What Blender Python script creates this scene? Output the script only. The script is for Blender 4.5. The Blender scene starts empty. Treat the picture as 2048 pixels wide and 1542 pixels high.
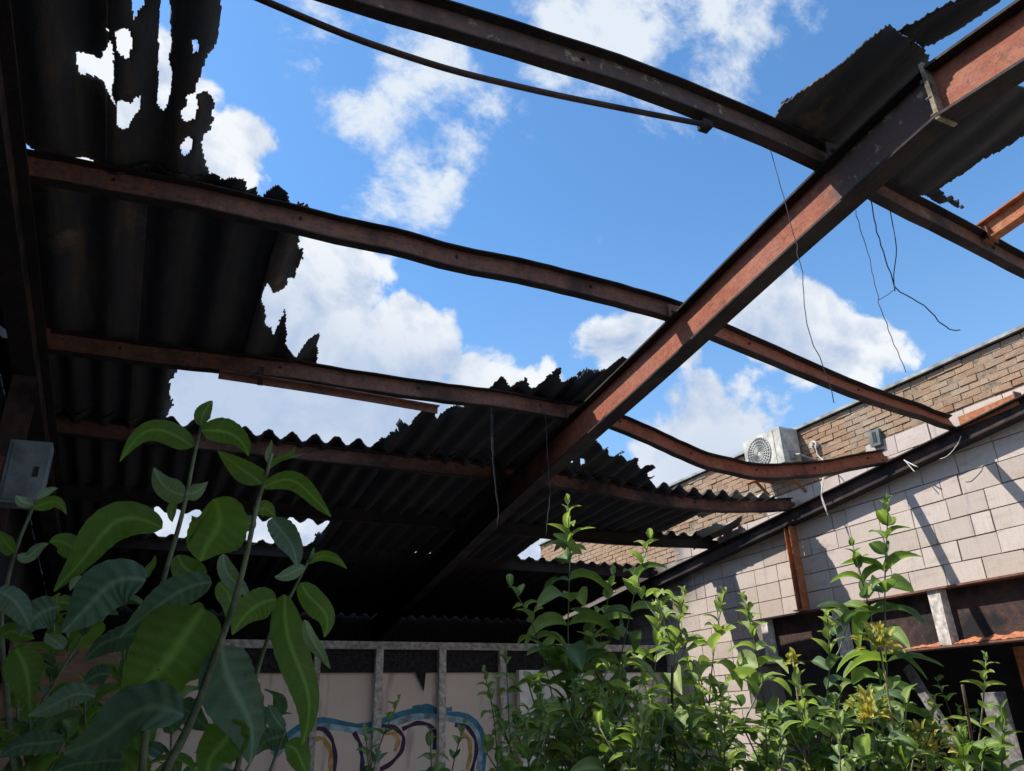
import bpy, math, random
import numpy as np
from mathutils import Vector, Matrix
random.seed(7)
rng = np.random.default_rng(7)
SC = bpy.context.scene
COL = SC.collection
V = lambda *a: np.array(a, float)
# ------------------------------------------------------------------ camera
EYE = V(0, 0, 1.6)                     # eye height above the floor slab
FPX = 1539.0                           # focal length in photograph pixels (2048 wide)
YAW, PITCH, ROLL = (math.radians(a) for a in (25.56, 23.55, -1.72))
_f = V(math.sin(YAW)*math.cos(PITCH), math.cos(YAW)*math.cos(PITCH), math.sin(PITCH))
_r0 = V(math.cos(YAW), -math.sin(YAW), 0); _u0 = np.cross(_r0, _f)
_r = math.cos(ROLL)*_r0 + math.sin(ROLL)*_u0
_u = -math.sin(ROLL)*_r0 + math.cos(ROLL)*_u0
cam = bpy.data.cameras.new('camera'); camo = bpy.data.objects.new('camera', cam); COL.objects.link(camo)
cam.sensor_width = 36; cam.lens = FPX/2048*36; cam.clip_start = .05; cam.clip_end = 3000
M = Matrix.Identity(4)
for i in range(3):
    M[i][0] = _r[i]; M[i][1] = _u[i]; M[i][2] = -_f[i]; M[i][3] = EYE[i]
camo.matrix_world = M
SC.camera = camo
def ray(x, y): return _r*(x-1024)/FPX - _u*(y-771)/FPX + _f
def on_x(p, X): d = ray(*p); return EYE + d*(X/d[0])
def on_y(p, Y): d = ray(*p); return EYE + d*(Y/d[1])
def at(p, dep): return EYE + ray(*p)*dep
# roof planes: rafter top surface z = RZ - SL*y
SL, RZ = .1066, 3.305+1.6
def roofz(y, off=0): return RZ - SL*y + off
def on_roof(p, off=0):
    d = ray(*p); t = (RZ+off-EYE[2])/(d[2]+SL*d[1]); return EYE + d*t
RIDGE = 1.83
def on_rear(p, off=0):                 # the other slope, falling towards -y
    z0 = roofz(RIDGE) - SL*RIDGE + off
    d = ray(*p); t = (z0-EYE[2])/(d[2]-SL*d[1]); return EYE + d*t
# ------------------------------------------------------------------ light
SUN_TO = V(-.66, .36, 1.0); SUN_TO /= np.linalg.norm(SUN_TO)
sl = bpy.data.lights.new('sun', 'SUN'); sl.energy = 4.4; sl.angle = math.radians(.55); sl.color = (1, .94, .86)
so = bpy.data.objects.new('sun', sl); COL.objects.link(so)
so.rotation_euler = Vector(SUN_TO).to_track_quat('Z', 'Y').to_euler(); so.location = (-20, 12, 40)
SC.view_settings.view_transform = 'Standard'; SC.view_settings.look = 'None'
SC.view_settings.gamma = 1; SC.view_settings.exposure = .72; SC.view_settings.use_curve_mapping = False
world = bpy.data.worlds.new('World'); SC.world = world; world.use_nodes = True
class NT:
    def __init__(s, tree):
        s.t = tree; s.n = tree.nodes; s.l = tree.links; s.n.clear()
    def new(s, typ, **kw):
        n = s.n.new(typ)
        for k, v in kw.items(): setattr(n, k, v)
        return n
    def put(s, sock, v):
        if isinstance(v, bpy.types.NodeSocket): s.l.new(v, sock)
        elif v is not None: sock.default_value = v
    def math(s, op, a, b=None, c=None, clamp=False):
        n = s.new('ShaderNodeMath', operation=op, use_clamp=clamp)
        for i, v in enumerate((a, b, c)): s.put(n.inputs[i], v)
        return n.outputs[0]
    def vmath(s, op, a, b=None, scale=None):
        n = s.new('ShaderNodeVectorMath', operation=op); s.put(n.inputs[0], a); s.put(n.inputs[1], b)
        if scale is not None: s.put(n.inputs['Scale'], scale)
        return n.outputs['Value'] if op in ('DOT_PRODUCT', 'LENGTH') else n.outputs[0]
    def noise(s, vec, scale, detail=4, rough=.55, dist=0):
        n = s.new('ShaderNodeTexNoise'); s.put(n.inputs['Vector'], vec)
        n.inputs['Scale'].default_value = scale; n.inputs['Detail'].default_value = detail
        n.inputs['Roughness'].default_value = rough; n.inputs['Distortion'].default_value = dist
        return n.outputs['Fac']
    def smooth(s, v, lo, hi, a=0., b=1., interp='SMOOTHSTEP'):
        n = s.new('ShaderNodeMapRange', interpolation_type=interp); s.put(n.inputs['Value'], v)
        n.inputs['From Min'].default_value = lo; n.inputs['From Max'].default_value = hi
        n.inputs['To Min'].default_value = a; n.inputs['To Max'].default_value = b
        return n.outputs[0]
    def mix(s, f, a, b, blend='MIX'):
        n = s.new('ShaderNodeMix', data_type='RGBA', blend_type=blend); s.put(n.inputs[0], f)
        for sock, v in ((n.inputs[6], a), (n.inputs[7], b)):
            s.put(sock, v if isinstance(v, bpy.types.NodeSocket) else (*v, 1))
        return n.outputs[2]
def stretch(N, v, s):
    n = N.new('ShaderNodeMapping'); N.put(n.inputs[0], v); n.inputs['Scale'].default_value = s
    return n.outputs[0]
def build_world():
    N = NT(world.node_tree)
    sky = N.new('ShaderNodeTexSky', sky_type='NISHITA'); sky.sun_disc = False
    sky.sun_elevation = math.asin(SUN_TO[2]); sky.sun_rotation = math.atan2(SUN_TO[0], SUN_TO[1])
    sky.air_density = 1.0; sky.dust_density = .4; sky.ozone_density = 3.0
    tc = N.new('ShaderNodeTexCoord').outputs['Generated']
    n0 = N.new('ShaderNodeTexNoise'); N.put(n0.inputs['Vector'], tc); n0.inputs['Scale'].default_value = 5; n0.inputs['Detail'].default_value = 3
    wv = N.vmath('SUBTRACT', n0.outputs['Color'], (.5, .5, .5))
    wd = N.vmath('ADD', tc, N.vmath('SCALE', wv, scale=.12))
    def blob(px, py, r, w, soft=.75):
        d = ray(px, py); d = d/np.linalg.norm(d)
        dd = N.vmath('LENGTH', N.vmath('SUBTRACT', wd, tuple(d)))
        R = r/1700
        return N.smooth(dd, R*(1-soft), R*(1+soft*.6), w, 0)
    # cumulus heaps and wisps, as directions on the sky
    heaps = [(300, 560, 300, 1), (470, 760, 330, 1.05), (720, 830, 270, 1.05), (660, 640, 190, 1), (590, 560, 120, .95), (455, 300, 100, 1), (250, 200, 160, .9), (830, 700, 130, 1),
             (950, 830, 190, 1), (1270, 700, 120, 1), (1380, 700, 90, .85), (1400, 880, 210, .95), (1590, 650, 160, 1.1), (1700, 700, 110, 1.05), (1060, 1000, 250, 1), (600, 1100, 450, 1), (1500, 1000, 180, .9), (150, 900, 350, 1)]
    wisps = [(700, 250, 120, .74), (840, 150, 170, .72), (920, 240, 130, .66), (800, 395, 130, .72), (1240, 30, 220, .92), (1430, 40, 190, .78), (1130, 190, 110, .64), (1060, 280, 100, .55), (640, 20, 120, .6), (880, 70, 110, .62), (1560, 20, 130, .66)]
    def top(lst):
        tot = None
        for b in lst:
            o = blob(*b); tot = o if tot is None else N.math('MAXIMUM', tot, o)
        return tot
    # open sky outside the view goes on with scattered cumulus of the same kind
    away = N.smooth(N.vmath('DOT_PRODUCT', tc, tuple(_f)), .80, .62)
    wide = N.math('MULTIPLY', away, N.smooth(N.noise(tc, 2.3, 3, .5), .45, .62, .1, 1.0))
    tot = N.math('MAXIMUM', top(heaps), wide)
    def fbm(vec): return N.noise(vec, 8.0, 10, .56, .35)
    f1 = fbm(tc); f2 = fbm(N.vmath('ADD', tc, tuple(SUN_TO*.035)))
    val = N.math('ADD', N.math('MULTIPLY', tot, .72), N.math('MULTIPLY', N.math('SUBTRACT', f1, .5), 1.5))
    alpha = N.smooth(val, .35, .50)
    wn = N.noise(stretch(N, tc, (1.0, 1.35, 1.2)), 10.0, 11, .64, .15)
    wval = N.math('ADD', N.math('MULTIPLY', top(wisps), .78), N.math('MULTIPLY', N.math('SUBTRACT', wn, .5), 1.9))
    walpha = N.math('MULTIPLY', N.smooth(wval, .30, .80), .94)
    lit = N.math('ADD', .70, N.math('MULTIPLY', N.math('SUBTRACT', f1, f2), 4.2))
    big = N.noise(tc, 4.2, 3, .5)
    lit = N.math('ADD', lit, N.math('MULTIPLY', N.math('SUBTRACT', big, .5), .9), clamp=True)
    base = top([(480, 800, 300, .75), (760, 860, 230, .65), (1440, 930, 200, .5), (1560, 700, 120, .3), (880, 760, 90, .3)])
    lit = N.math('MULTIPLY', lit, N.math('SUBTRACT', 1, base))      # grey-blue undersides of the heaps
    ccol = N.mix(lit, (.24, .315, .45), (.56, .58, .60))
    strength = .128
    skyc = N.mix(1, sky.outputs[0], (.68, 1.0, 1.16), 'MULTIPLY')
    skyc = N.vmath('SCALE', skyc, scale=strength)
    spz = N.new('ShaderNodeSeparateXYZ'); N.put(spz.inputs[0], tc)
    skyc = N.mix(N.smooth(spz.outputs[2], .62, .12, 0, .5), skyc, (.24, .36, .52))      # paler air towards the horizon
    skyc = N.mix(walpha, skyc, (.50, .54, .58))
    final = N.mix(N.math('MULTIPLY', alpha, .98), skyc, ccol)
    bg = N.new('ShaderNodeBackground'); N.put(bg.inputs[0], final); bg.inputs[1].default_value = 1.0
    out = N.new('ShaderNodeOutputWorld'); N.l.new(bg.outputs[0], out.inputs[0])
build_world()
# ------------------------------------------------------------------ materials
MAT = {}
def material(name, fn, rough=.8, bump=None, metal=0, spec=.3):
    m = bpy.data.materials.new(name); m.use_nodes = True
    N = NT(m.node_tree)
    co = N.new('ShaderNodeTexCoord').outputs['Object']
    pos = N.new('ShaderNodeNewGeometry').outputs['Position']
    rnd = N.new('ShaderNodeObjectInfo').outputs['Random']
    col, r2, h = fn(N, co, pos, rnd)
    b = N.new('ShaderNodeBsdfPrincipled'); N.put(b.inputs['Base Color'], col)
    N.put(b.inputs['Roughness'], r2 if r2 is not None else rough)
    b.inputs['Metallic'].default_value = metal; b.inputs['Specular IOR Level'].default_value = spec
    if h is not None:
        bn = N.new('ShaderNodeBump'); bn.inputs['Strength'].default_value = bump or .4; bn.inputs['Distance'].default_value = .02
        N.put(bn.inputs['Height'], h); N.l.new(bn.outputs[0], b.inputs['Normal'])
    o = N.new('ShaderNodeOutputMaterial'); N.l.new(b.outputs[0], o.inputs[0])
    MAT[name] = m
    return m
def f_rust(red, soot, orange, sootlo, sootamt=1., soot_shade=None):
    def f(N, co, pos, rnd):
        a = N.noise(pos, 2.2, 6, .65); b = N.noise(pos, 14, 6, .7); c = N.noise(stretch(N, pos, (3, 3, 12)), 3, 5, .6)
        d_ = N.noise(pos, 34, 6, .75); e_ = N.noise(stretch(N, pos, (1, 1, 4)), 7, 6, .7)
        col = N.mix(N.smooth(b, .42, .62), red, orange)
        col = N.mix(N.smooth(d_, .50, .66, 0, .7), col, (red[0]*.42, red[1]*.40, red[2]*.45))
        col = N.mix(N.smooth(e_, .56, .70, 0, .7), col, soot)
        col = N.mix(N.smooth(N.noise(pos, 4.1, 7, .7), .60, .66, 0, .5), col, (orange[0]*.9, orange[1]*1.35, orange[2]*1.4))
        col = N.mix(N.math('MULTIPLY', N.smooth(a, sootlo, sootlo+.2), sootamt), col, soot)
        col = N.mix(N.math('MULTIPLY', N.smooth(c, .60, .72), .55), col, (red[0]*.45, red[1]*.42, red[2]*.45))
        if soot_shade:                       # blacker towards the far end: soot, with the deep shade there painted in
            sp = N.new('ShaderNodeSeparateXYZ'); N.put(sp.inputs[0], pos)
            yy = N.math('ADD', sp.outputs[1], N.math('MULTIPLY', N.math('SUBTRACT', a, .5), 3.5))
            col = N.mix(N.smooth(yy, *soot_shade), col, (.020, .016, .016))
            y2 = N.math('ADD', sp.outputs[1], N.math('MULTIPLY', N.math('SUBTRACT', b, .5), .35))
            col = N.mix(N.math('MULTIPLY', N.smooth(sp.outputs[1], 1.835, 1.845), N.smooth(y2, 2.72, 2.45, 0, .85)), col, (.075, .062, .058))   # shadow of the apex sheet painted into the steel colour
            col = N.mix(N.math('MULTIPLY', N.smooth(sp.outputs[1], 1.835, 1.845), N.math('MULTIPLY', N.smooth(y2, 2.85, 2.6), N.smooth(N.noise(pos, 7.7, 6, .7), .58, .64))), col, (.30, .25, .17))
        col = N.mix(N.smooth(N.noise(pos, 6.3, 7, .75), .72, .76, 0, .8), col, (.36, .31, .24))   # pale scale left where paint blistered off
        return col, N.smooth(a, .3, .7, .6, .9), N.math('ADD', N.math('MULTIPLY', d_, 1.4), b)
    return f
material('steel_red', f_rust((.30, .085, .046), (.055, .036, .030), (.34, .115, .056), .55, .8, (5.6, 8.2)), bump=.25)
material('steel_brown', f_rust((.17, .085, .066), (.05, .037, .034), (.24, .11, .07), .48, .85, (6.6, 8.8)), bump=.3)
material('steel_soot', f_rust((.022, .017, .017), (.013, .012, .014), (.034, .022, .018), .45), bump=.3)
material('steel_black', f_rust((.05, .03, .028), (.014, .013, .015), (.08, .04, .028), .42), bump=.3)
material('steel_orange', f_rust((.36, .12, .05), (.10, .05, .03), (.45, .19, .09), .62, .7), bump=.3)
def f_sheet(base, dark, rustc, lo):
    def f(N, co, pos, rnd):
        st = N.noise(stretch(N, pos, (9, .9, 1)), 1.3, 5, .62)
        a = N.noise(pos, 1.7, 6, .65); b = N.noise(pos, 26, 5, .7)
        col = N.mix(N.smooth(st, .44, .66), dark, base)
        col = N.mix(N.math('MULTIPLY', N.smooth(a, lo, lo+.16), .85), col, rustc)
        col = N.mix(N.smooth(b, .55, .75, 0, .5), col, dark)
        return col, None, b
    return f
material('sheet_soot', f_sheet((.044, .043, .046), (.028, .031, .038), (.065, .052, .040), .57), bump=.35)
material('sheet_ochre', f_sheet((.085, .070, .056), (.042, .045, .053), (.20, .145, .085), .56), bump=.35)
material('sheet_ash', f_sheet((.35, .36, .34), (.16, .16, .15), (.28, .24, .19), .6), bump=.35)
def f_block(N, co, pos, rnd):
    a = N.noise(pos, 1.1, 5, .6); b = N.noise(pos, 38, 4, .7); c = N.noise(stretch(N, pos, (1, 5, .7)), 1.2, 5, .62)
    col = N.mix(N.smooth(rnd, 0, 1), (.45, .38, .33), (.55, .475, .425))
    col = N.mix(N.smooth(a, .45, .65, 0, .6), col, (.50, .42, .40))
    col = N.mix(N.smooth(N.noise(stretch(N, pos, (1, 1, 3.5)), 3.1, 5, .65), .52, .72, 0, .55), col, (.36, .29, .23))
    gr_ = N.noise(stretch(N, pos, (1, 60, 5)), 1.0, 4, .6)
    col = N.mix(N.smooth(gr_, .45, .68, 0, .30), col, (.38, .30, .23))       # drag marks of the brush
    col = N.mix(N.smooth(c, .58, .74, 0, .55), col, (.27, .25, .25))      # soot runs down the wall
    col = N.mix(N.smooth(b, .62, .72, 0, .5), col, (.25, .21, .19))
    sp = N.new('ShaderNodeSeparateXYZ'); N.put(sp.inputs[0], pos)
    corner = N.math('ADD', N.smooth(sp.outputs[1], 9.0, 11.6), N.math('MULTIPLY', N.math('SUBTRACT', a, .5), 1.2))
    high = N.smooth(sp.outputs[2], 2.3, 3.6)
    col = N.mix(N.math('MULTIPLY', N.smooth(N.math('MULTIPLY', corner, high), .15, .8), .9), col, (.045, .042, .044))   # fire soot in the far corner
    return col, None, N.math('ADD', b, N.math('MULTIPLY', a, .6))
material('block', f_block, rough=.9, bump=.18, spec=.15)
def f_mortar(N, co, pos, rnd):
    return N.mix(N.noise(pos, 20, 4), (.13, .11, .10), (.27, .24, .21)), None, N.noise(pos, 45, 4)
material('mortar', f_mortar, rough=.95, spec=.1)
def f_brick(N, co, pos, rnd):
    a = N.noise(pos, 1.6, 5, .6); b = N.noise(pos, 45, 5, .7)
    col = N.mix(rnd, (.27, .165, .105), (.37, .245, .16))
    col = N.mix(N.smooth(a, .42, .66, 0, .75), col, (.33, .26, .20))
    col = N.mix(N.smooth(N.noise(pos, 4.3, 6, .7), .52, .7, 0, .6), col, (.42, .32, .23))
    col = N.mix(N.smooth(b, .54, .68, 0, .7), col, (.19, .12, .09))
    return col, None, N.math('ADD', b, a)
material('brick', f_brick, rough=.92, bump=.6, spec=.12)
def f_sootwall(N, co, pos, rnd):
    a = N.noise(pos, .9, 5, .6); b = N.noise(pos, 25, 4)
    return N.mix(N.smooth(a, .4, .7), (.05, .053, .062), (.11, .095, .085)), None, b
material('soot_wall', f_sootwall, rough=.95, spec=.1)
def f_brown(N, co, pos, rnd):
    a = N.noise(pos, 1.5, 5, .6); b = N.noise(pos, 30, 4)
    return N.mix(N.smooth(a, .35, .7), (.26, .15, .10), (.42, .30, .22)), None, b
material('old_brick', f_brown, rough=.9, spec=.12)
def f_board(N, co, pos, rnd):
    a = N.noise(pos, 1.1, 5, .6); b = N.noise(stretch(N, pos, (4, 1, .6)), 1.6, 5)
    col = N.mix(N.smooth(a, .35, .7), (.80, .62, .53), (.84, .72, .61))
    return N.mix(N.smooth(b, .55, .72, 0, .6), col, (.33, .25, .20)), None, None
material('painted_board', f_board, rough=.7)
def flat(name, c, rough=.7, var=.18, scale=9, spec=.3, metal=0):
    def f(N, co, pos, rnd):
        a = N.noise(pos, scale, 5, .65)
        return N.mix(N.smooth(a, .3, .72), tuple(v*(1-var*2) for v in c), tuple(min(1, v*(1+var)) for v in c)), None, a
    return material(name, f, rough=rough, bump=.15, spec=spec, metal=metal)
flat('sand_mortar', (.25, .185, .13), .95, .25, 20)
flat('ash_scale', (.27, .23, .16), .9, .35, 14)
flat('timber_grey', (.46, .42, .38), .85, .28, 16)
flat('timber_old', (.20, .185, .175), .85, .3, 16)
flat('timber_pale', (.60, .55, .50), .85, .25, 16)
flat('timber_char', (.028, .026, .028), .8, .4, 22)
flat('cyan_paint', (.05, .24, .36), .55, .2, 7)
flat('sky_paint', (.36, .52, .58), .6, .35, 5)
flat('purple_paint', (.06, .022, .075), .55, .2, 7)
flat('ochre_paint', (.62, .38, .12), .6, .2, 7)
flat('ac_white', (.56, .54, .48), .6, .22, 5)
flat('ac_grey', (.30, .30, .29), .6, .15, 6)
flat('ac_side', (.50, .49, .45), .6, .2, 6)
flat('ac_dark', (.03, .03, .03), .7, .2, 6)
flat('white_cable', (.62, .60, .56), .6, .15, 6)
flat('dark_wire', (.05, .05, .055), .6, .2, 6)
flat('grey_box', (.16, .19, .20), .45, .25, 5)
flat('coping', (.33, .35, .35), .8, .25, 5)
flat('felt', (.02, .02, .022), .9, .2, 5)
flat('concrete', (.36, .345, .32), .9, .25, 3)
flat('earth', (.17, .14, .11), .95, .3, 2)
flat('bark', (.20, .17, .11), .8, .3, 18)
flat('stem_green', (.20, .22, .13), .7, .25, 22)
flat('stem_brown', (.12, .085, .05), .8, .3, 22)
flat('dry_stem', (.34, .25, .13), .8, .25, 22)
flat('white_render', (.80, .77, .71), .85, .15, 3)
def leaf_material(name, ca, cb, trans, rough=.6, spec=.16, tcol=None):
    m = bpy.data.materials.new(name); m.use_nodes = True; N = NT(m.node_tree)
    pos = N.new('ShaderNodeNewGeometry').outputs['Position']
    rnd = N.new('ShaderNodeObjectInfo').outputs['Random']
    at_ = N.new('ShaderNodeAttribute'); at_.attribute_name = 'vein'
    a = N.noise(pos, 30, 4, .6)
    col = N.mix(rnd, ca, cb)
    col = N.mix(N.smooth(a, .35, .7, 0, .35), col, tuple(v*.62 for v in ca))
    col = N.mix(N.math('MULTIPLY', at_.outputs['Fac'], .55), col, tuple(min(1, v*1.9+.02) for v in cb))
    spot = N.noise(N.new('ShaderNodeTexCoord').outputs['Object'], 55, 3, .5); big_ = N.noise(pos, 9, 3, .5)
    col = N.mix(N.smooth(big_, .48, .70, 0, .45), col, (cb[0]*1.25, cb[1]*1.05, cb[2]*.6))
    col = N.mix(N.math('MULTIPLY', N.smooth(spot, .66, .72), N.smooth(big_, .42, .55, .1, .8)), col, (.13, .085, .035))   # brown specks and bites
    b = N.new('ShaderNodeBsdfPrincipled'); N.put(b.inputs['Base Color'], col)
    b.inputs['Roughness'].default_value = rough; b.inputs['Specular IOR Level'].default_value = spec
    t = N.new('ShaderNodeBsdfTranslucent')
    N.put(t.inputs[0], N.mix(1, col, tcol or (1.12, 1.25, .45), 'MULTIPLY'))
    mx = N.new('ShaderNodeMixShader'); mx.inputs[0].default_value = trans
    N.l.new(b.outputs[0], mx.inputs[1]); N.l.new(t.outputs[0], mx.inputs[2])
    bn = N.new('ShaderNodeBump'); bn.inputs['Strength'].default_value = .35; bn.inputs['Distance'].default_value = .004
    N.put(bn.inputs['Height'], N.math('SUBTRACT', a, at_.outputs['Fac'])); N.l.new(bn.outputs[0], b.inputs['Normal'])
    o = N.new('ShaderNodeOutputMaterial'); N.l.new(mx.outputs[0], o.inputs[0]); MAT[name] = m
leaf_material('leaf_under', (.125, .205, .045), (.165, .260, .062), .48)
leaf_material('leaf_blue', (.095, .165, .105), (.14, .215, .145), .28, rough=.55, spec=.25)
leaf_material('leaf_top', (.075, .135, .068), (.115, .180, .095), .28)
leaf_material('leaf_pale', (.19, .27, .15), (.25, .33, .20), .34)
leaf_material('leaf_sun', (.13, .205, .066), (.21, .29, .108), .42)
leaf_material('leaf_young', (.21, .28, .11), (.29, .36, .17), .42)
leaf_material('leaf_yellow', (.40, .33, .09), (.50, .42, .14), .35)
# ------------------------------------------------------------------ mesh helpers
class MB:
    def __init__(s): s.v = []; s.f = []
    def add(s, vs, fs):
        k = len(s.v); s.v += [tuple(map(float, p)) for p in vs]; s.f += [tuple(i+k for i in f) for f in fs]; return s
    def box(s, lo, hi, jit=0):
        x0, y0, z0 = lo; x1, y1, z1 = hi
        vs = [(x0, y0, z0), (x1, y0, z0), (x1, y1, z0), (x0, y1, z0), (x0, y0, z1), (x1, y0, z1), (x1, y1, z1), (x0, y1, z1)]
        if jit: vs = [tuple(c+random.uniform(-jit, jit) for c in p) for p in vs]
        return s.add(vs, [(0, 3, 2, 1), (4, 5, 6, 7), (0, 1, 5, 4), (1, 2, 6, 5), (2, 3, 7, 6), (3, 0, 4, 7)])
    def sweep(s, sec, path, up=(0, 0, 1), twist=None, scale=None, cap=True):
        path = [np.array(p, float) for p in path]; n = len(sec); k = len(s.v); up = np.array(up, float)
        for i, p in enumerate(path):
            t = path[min(i+1, len(path)-1)] - path[max(i-1, 0)]; t = t/np.linalg.norm(t)
            side = np.cross(t, up); side = side/(np.linalg.norm(side)+1e-9); u2 = np.cross(side, t)
            if twist: a = twist[i]; side, u2 = side*math.cos(a)+u2*math.sin(a), u2*math.cos(a)-side*math.sin(a)
            q = scale[i] if scale else 1
            for (a, b) in sec: s.v.append(tuple(p + side*a*q + u2*b*q))
        for i in range(len(path)-1):
            for j in range(n):
                a = k+i*n+j; b = k+i*n+(j+1) % n
                s.f.append((a, b, b+n, a+n))
        if cap:
            s.f.append(tuple(k+j for j in reversed(range(n)))); s.f.append(tuple(k+(len(path)-1)*n+j for j in range(n)))
        return s
    def tube(s, path, r, n=6, taper=None):
        sec = [(r*math.cos(2*math.pi*i/n), r*math.sin(2*math.pi*i/n)) for i in range(n)]
        d = np.array(path[-1], float)-np.array(path[0], float)
        up = (0, 0, 1) if abs(d[2]) < .8*np.linalg.norm(d) else (0, 1, 0)
        return s.sweep(sec, path, up=up, scale=taper)
    def mesh(s, name):
        m = bpy.data.meshes.new(name); m.from_pydata(s.v, [], s.f); m.update(); return m
    def build(s, name, mat, parent=None, smooth=False):
        m = s.mesh(name); m.materials.append(MAT[mat])
        if smooth: m.polygons.foreach_set('use_smooth', [True]*len(m.polygons))
        return link(name, m, parent)
def link(name, data, parent=None):
    o = bpy.data.objects.new(name, data); COL.objects.link(o)
    if parent is not None: o.parent = parent
    return o
def tag(o, label, cat, group=None, kind=None):
    if label: o['label'] = label
    if cat: o['category'] = cat
    if group: o['group'] = group
    if kind: o['kind'] = kind
    return o
def thing(name, label, cat, group=None):
    return tag(link(name, None), label, cat, group)
def i_sec(b, h, tf, tw):
    B, T = b/2, tw/2
    return [(-B, 0), (-B, -tf), (-T, -tf), (-T, -h+tf), (-B, -h+tf), (-B, -h), (B, -h), (B, -h+tf), (T, -h+tf), (T, -tf), (B, -tf), (B, 0)]
def c_sec(b, h, t):                    # channel, open to -side
    return [(0, 0), (-b, 0), (-b, -t), (-t, -t), (-t, -h+t), (-b, -h+t), (-b, -h), (0, -h)]
def bolt(mb, p, r=.014, ax=(1, 0, 0), l=.02):
    p = np.array(p, float); ax = np.array(ax, float); mb.tube([p-ax*l, p+ax*l], r, 6)
def dense(path, n):
    path = np.array(path, float); d = np.r_[0, np.cumsum(np.linalg.norm(np.diff(path, axis=0), axis=1))]
    t = np.linspace(0, d[-1], n); out = np.stack([np.interp(t, d, path[:, i]) for i in range(3)], 1)
    for _ in range(max(2, n//10)):      # ease the corners
        out[1:-1] = (out[:-2]+2*out[1:-1]+out[2:])/4
    return list(out)
def vnoise(x, y, seed=0):               # smooth value noise in numpy
    x = np.asarray(x, float); y = np.asarray(y, float)
    xi = np.floor(x).astype(np.int64); yi = np.floor(y).astype(np.int64); fx = x-xi; fy = y-yi
    fx = fx*fx*(3-2*fx); fy = fy*fy*(3-2*fy)
    def h(a, b):
        n = (a*374761393 + b*668265263 + seed*362437) & 0x7fffffff
        n = ((n ^ (n >> 13))*1274126177) & 0x7fffffff
        return ((n ^ (n >> 16)) & 0xffff)/65535.0
    return (h(xi, yi)*(1-fx)+h(xi+1, yi)*fx)*(1-fy) + (h(xi, yi+1)*(1-fx)+h(xi+1, yi+1)*fx)*fy - .5
# ------------------------------------------------------------------ ground and walls
XW = 7.84                                # face of the right-hand wall
g = MB().add([(-300, -300, -.02), (300, -300, -.02), (300, 300, -.02), (-300, 300, -.02)], [(0, 1, 2, 3)]).build('ground', 'earth'); g['kind'] = 'structure'
fl = MB().box((-1.6, -6, -.3), (XW+4, 15.3, 0)).build('floor', 'concrete'); fl['kind'] = 'structure'
PZ = 3.54+1.6                            # top of the parapet
GT, GB = 1.2+1.6, .585+1.6               # girder top / bottom
YG = 8.62                                # far end of the girder
wall = thing('block_wall', 'sunlit painted concrete block side wall under the sloping black rafter', 'wall')
MB().box((XW+.012, -6, GT), (XW+.24, 15.2, PZ-.02)).build('wall_core', 'mortar', wall)
MB().box((XW+.012, YG, 0), (XW+.24, 15.2, GT)).build('pier_core', 'mortar', wall)
MB().box((XW+.012, -6, 0), (XW+.24, 2.2, GT)).build('pier_core', 'mortar', wall)
def zb(y): return roofz(y) + .30        # block gives way to brick above this
def box_piece(name, mat, parent, lo, hi, jit):
    m = MB().box((0, 0, 0), (hi[0]-lo[0], hi[1]-lo[1], hi[2]-lo[2]), jit).mesh(name); m.materials.append(MAT[mat])
    o = link(name, m, parent); o.location = lo
    return o
zc = 1.6 - 4*.225 + .075 - .225; course = 0
zs = []
z = GT
while z < PZ-.3: zs.append(z); z += .225
z = GT-.225
while z > .3: zs.append(z); z -= .225
for ci, z in enumerate(sorted(zs)):
    y = 3.2 + (.225 if ci % 2 else 0) + random.uniform(-.03, .03)
    while y < 13.8:
        l = .45 if random.random() > .13 else .225
        yc = y+l/2
        ok = z+.225 < zb(yc)+.05 and (z >= GT-.01 or y > YG+.02) and not (yc > 11.4 and z > roofz(yc)-.2)
        if ok:
            pr = random.uniform(-.004, .004)
            box_piece('block', 'block', wall, (XW+pr, y+.006, z+.006), (XW+.1, y+l-.006, z+.219), .003)
        y += l
# brick parapet above the roof line
par = thing('brick_parapet', 'weathered brown brick parapet rising above the block wall', 'wall')
MB().box((XW-.012, -6, PZ), (XW+.30, 15.2, PZ+.012)).build('felt_strip', 'felt', par)
MB().box((XW-.05, -6, PZ+.013), (XW+.33, 15.2, PZ+.05)).build('coping', 'coping', par)
MB().add([(XW+.0075, 3.0, zb(3.0)-.15), (XW+.0075, 15.0, zb(15.)-.15), (XW+.0075, 15.0, PZ-.025), (XW+.0075, 3.0, PZ-.025), (XW+.0115, 3.0, zb(3.0)-.15), (XW+.0115, 15.0, zb(15.)-.15), (XW+.0115, 15.0, PZ-.025), (XW+.0115, 3.0, PZ-.025)],
         [(0, 3, 2, 1), (4, 5, 6, 7), (0, 1, 5, 4), (1, 2, 6, 5), (2, 3, 7, 6), (3, 0, 4, 7)]).build('mortar_bed', 'sand_mortar', par)
bricks = []
k = 0; z = PZ-.075
while z > 3.6:
    y = 3.5 + (.1125 if k % 2 else 0)
    while y < 15.0:
        if z > max([zz+.225 for zz in zs if zz+.225 < zb(y+.225)+.05] + [0]) - .002:
            if not (y > 13.2 and z < 4.2): bricks.append((y, z))
        y += .225
    z -= .075; k += 1
bricks.sort(key=lambda b: math.hypot(b[0], XW))
bmesh_var = []
for i in range(6):
    m = MB().box((0, 0, 0), (.1, .214, .064), .0045).mesh('brick'); m.materials.append(MAT['brick']); bmesh_var.append(m)
rest = MB()
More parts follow.
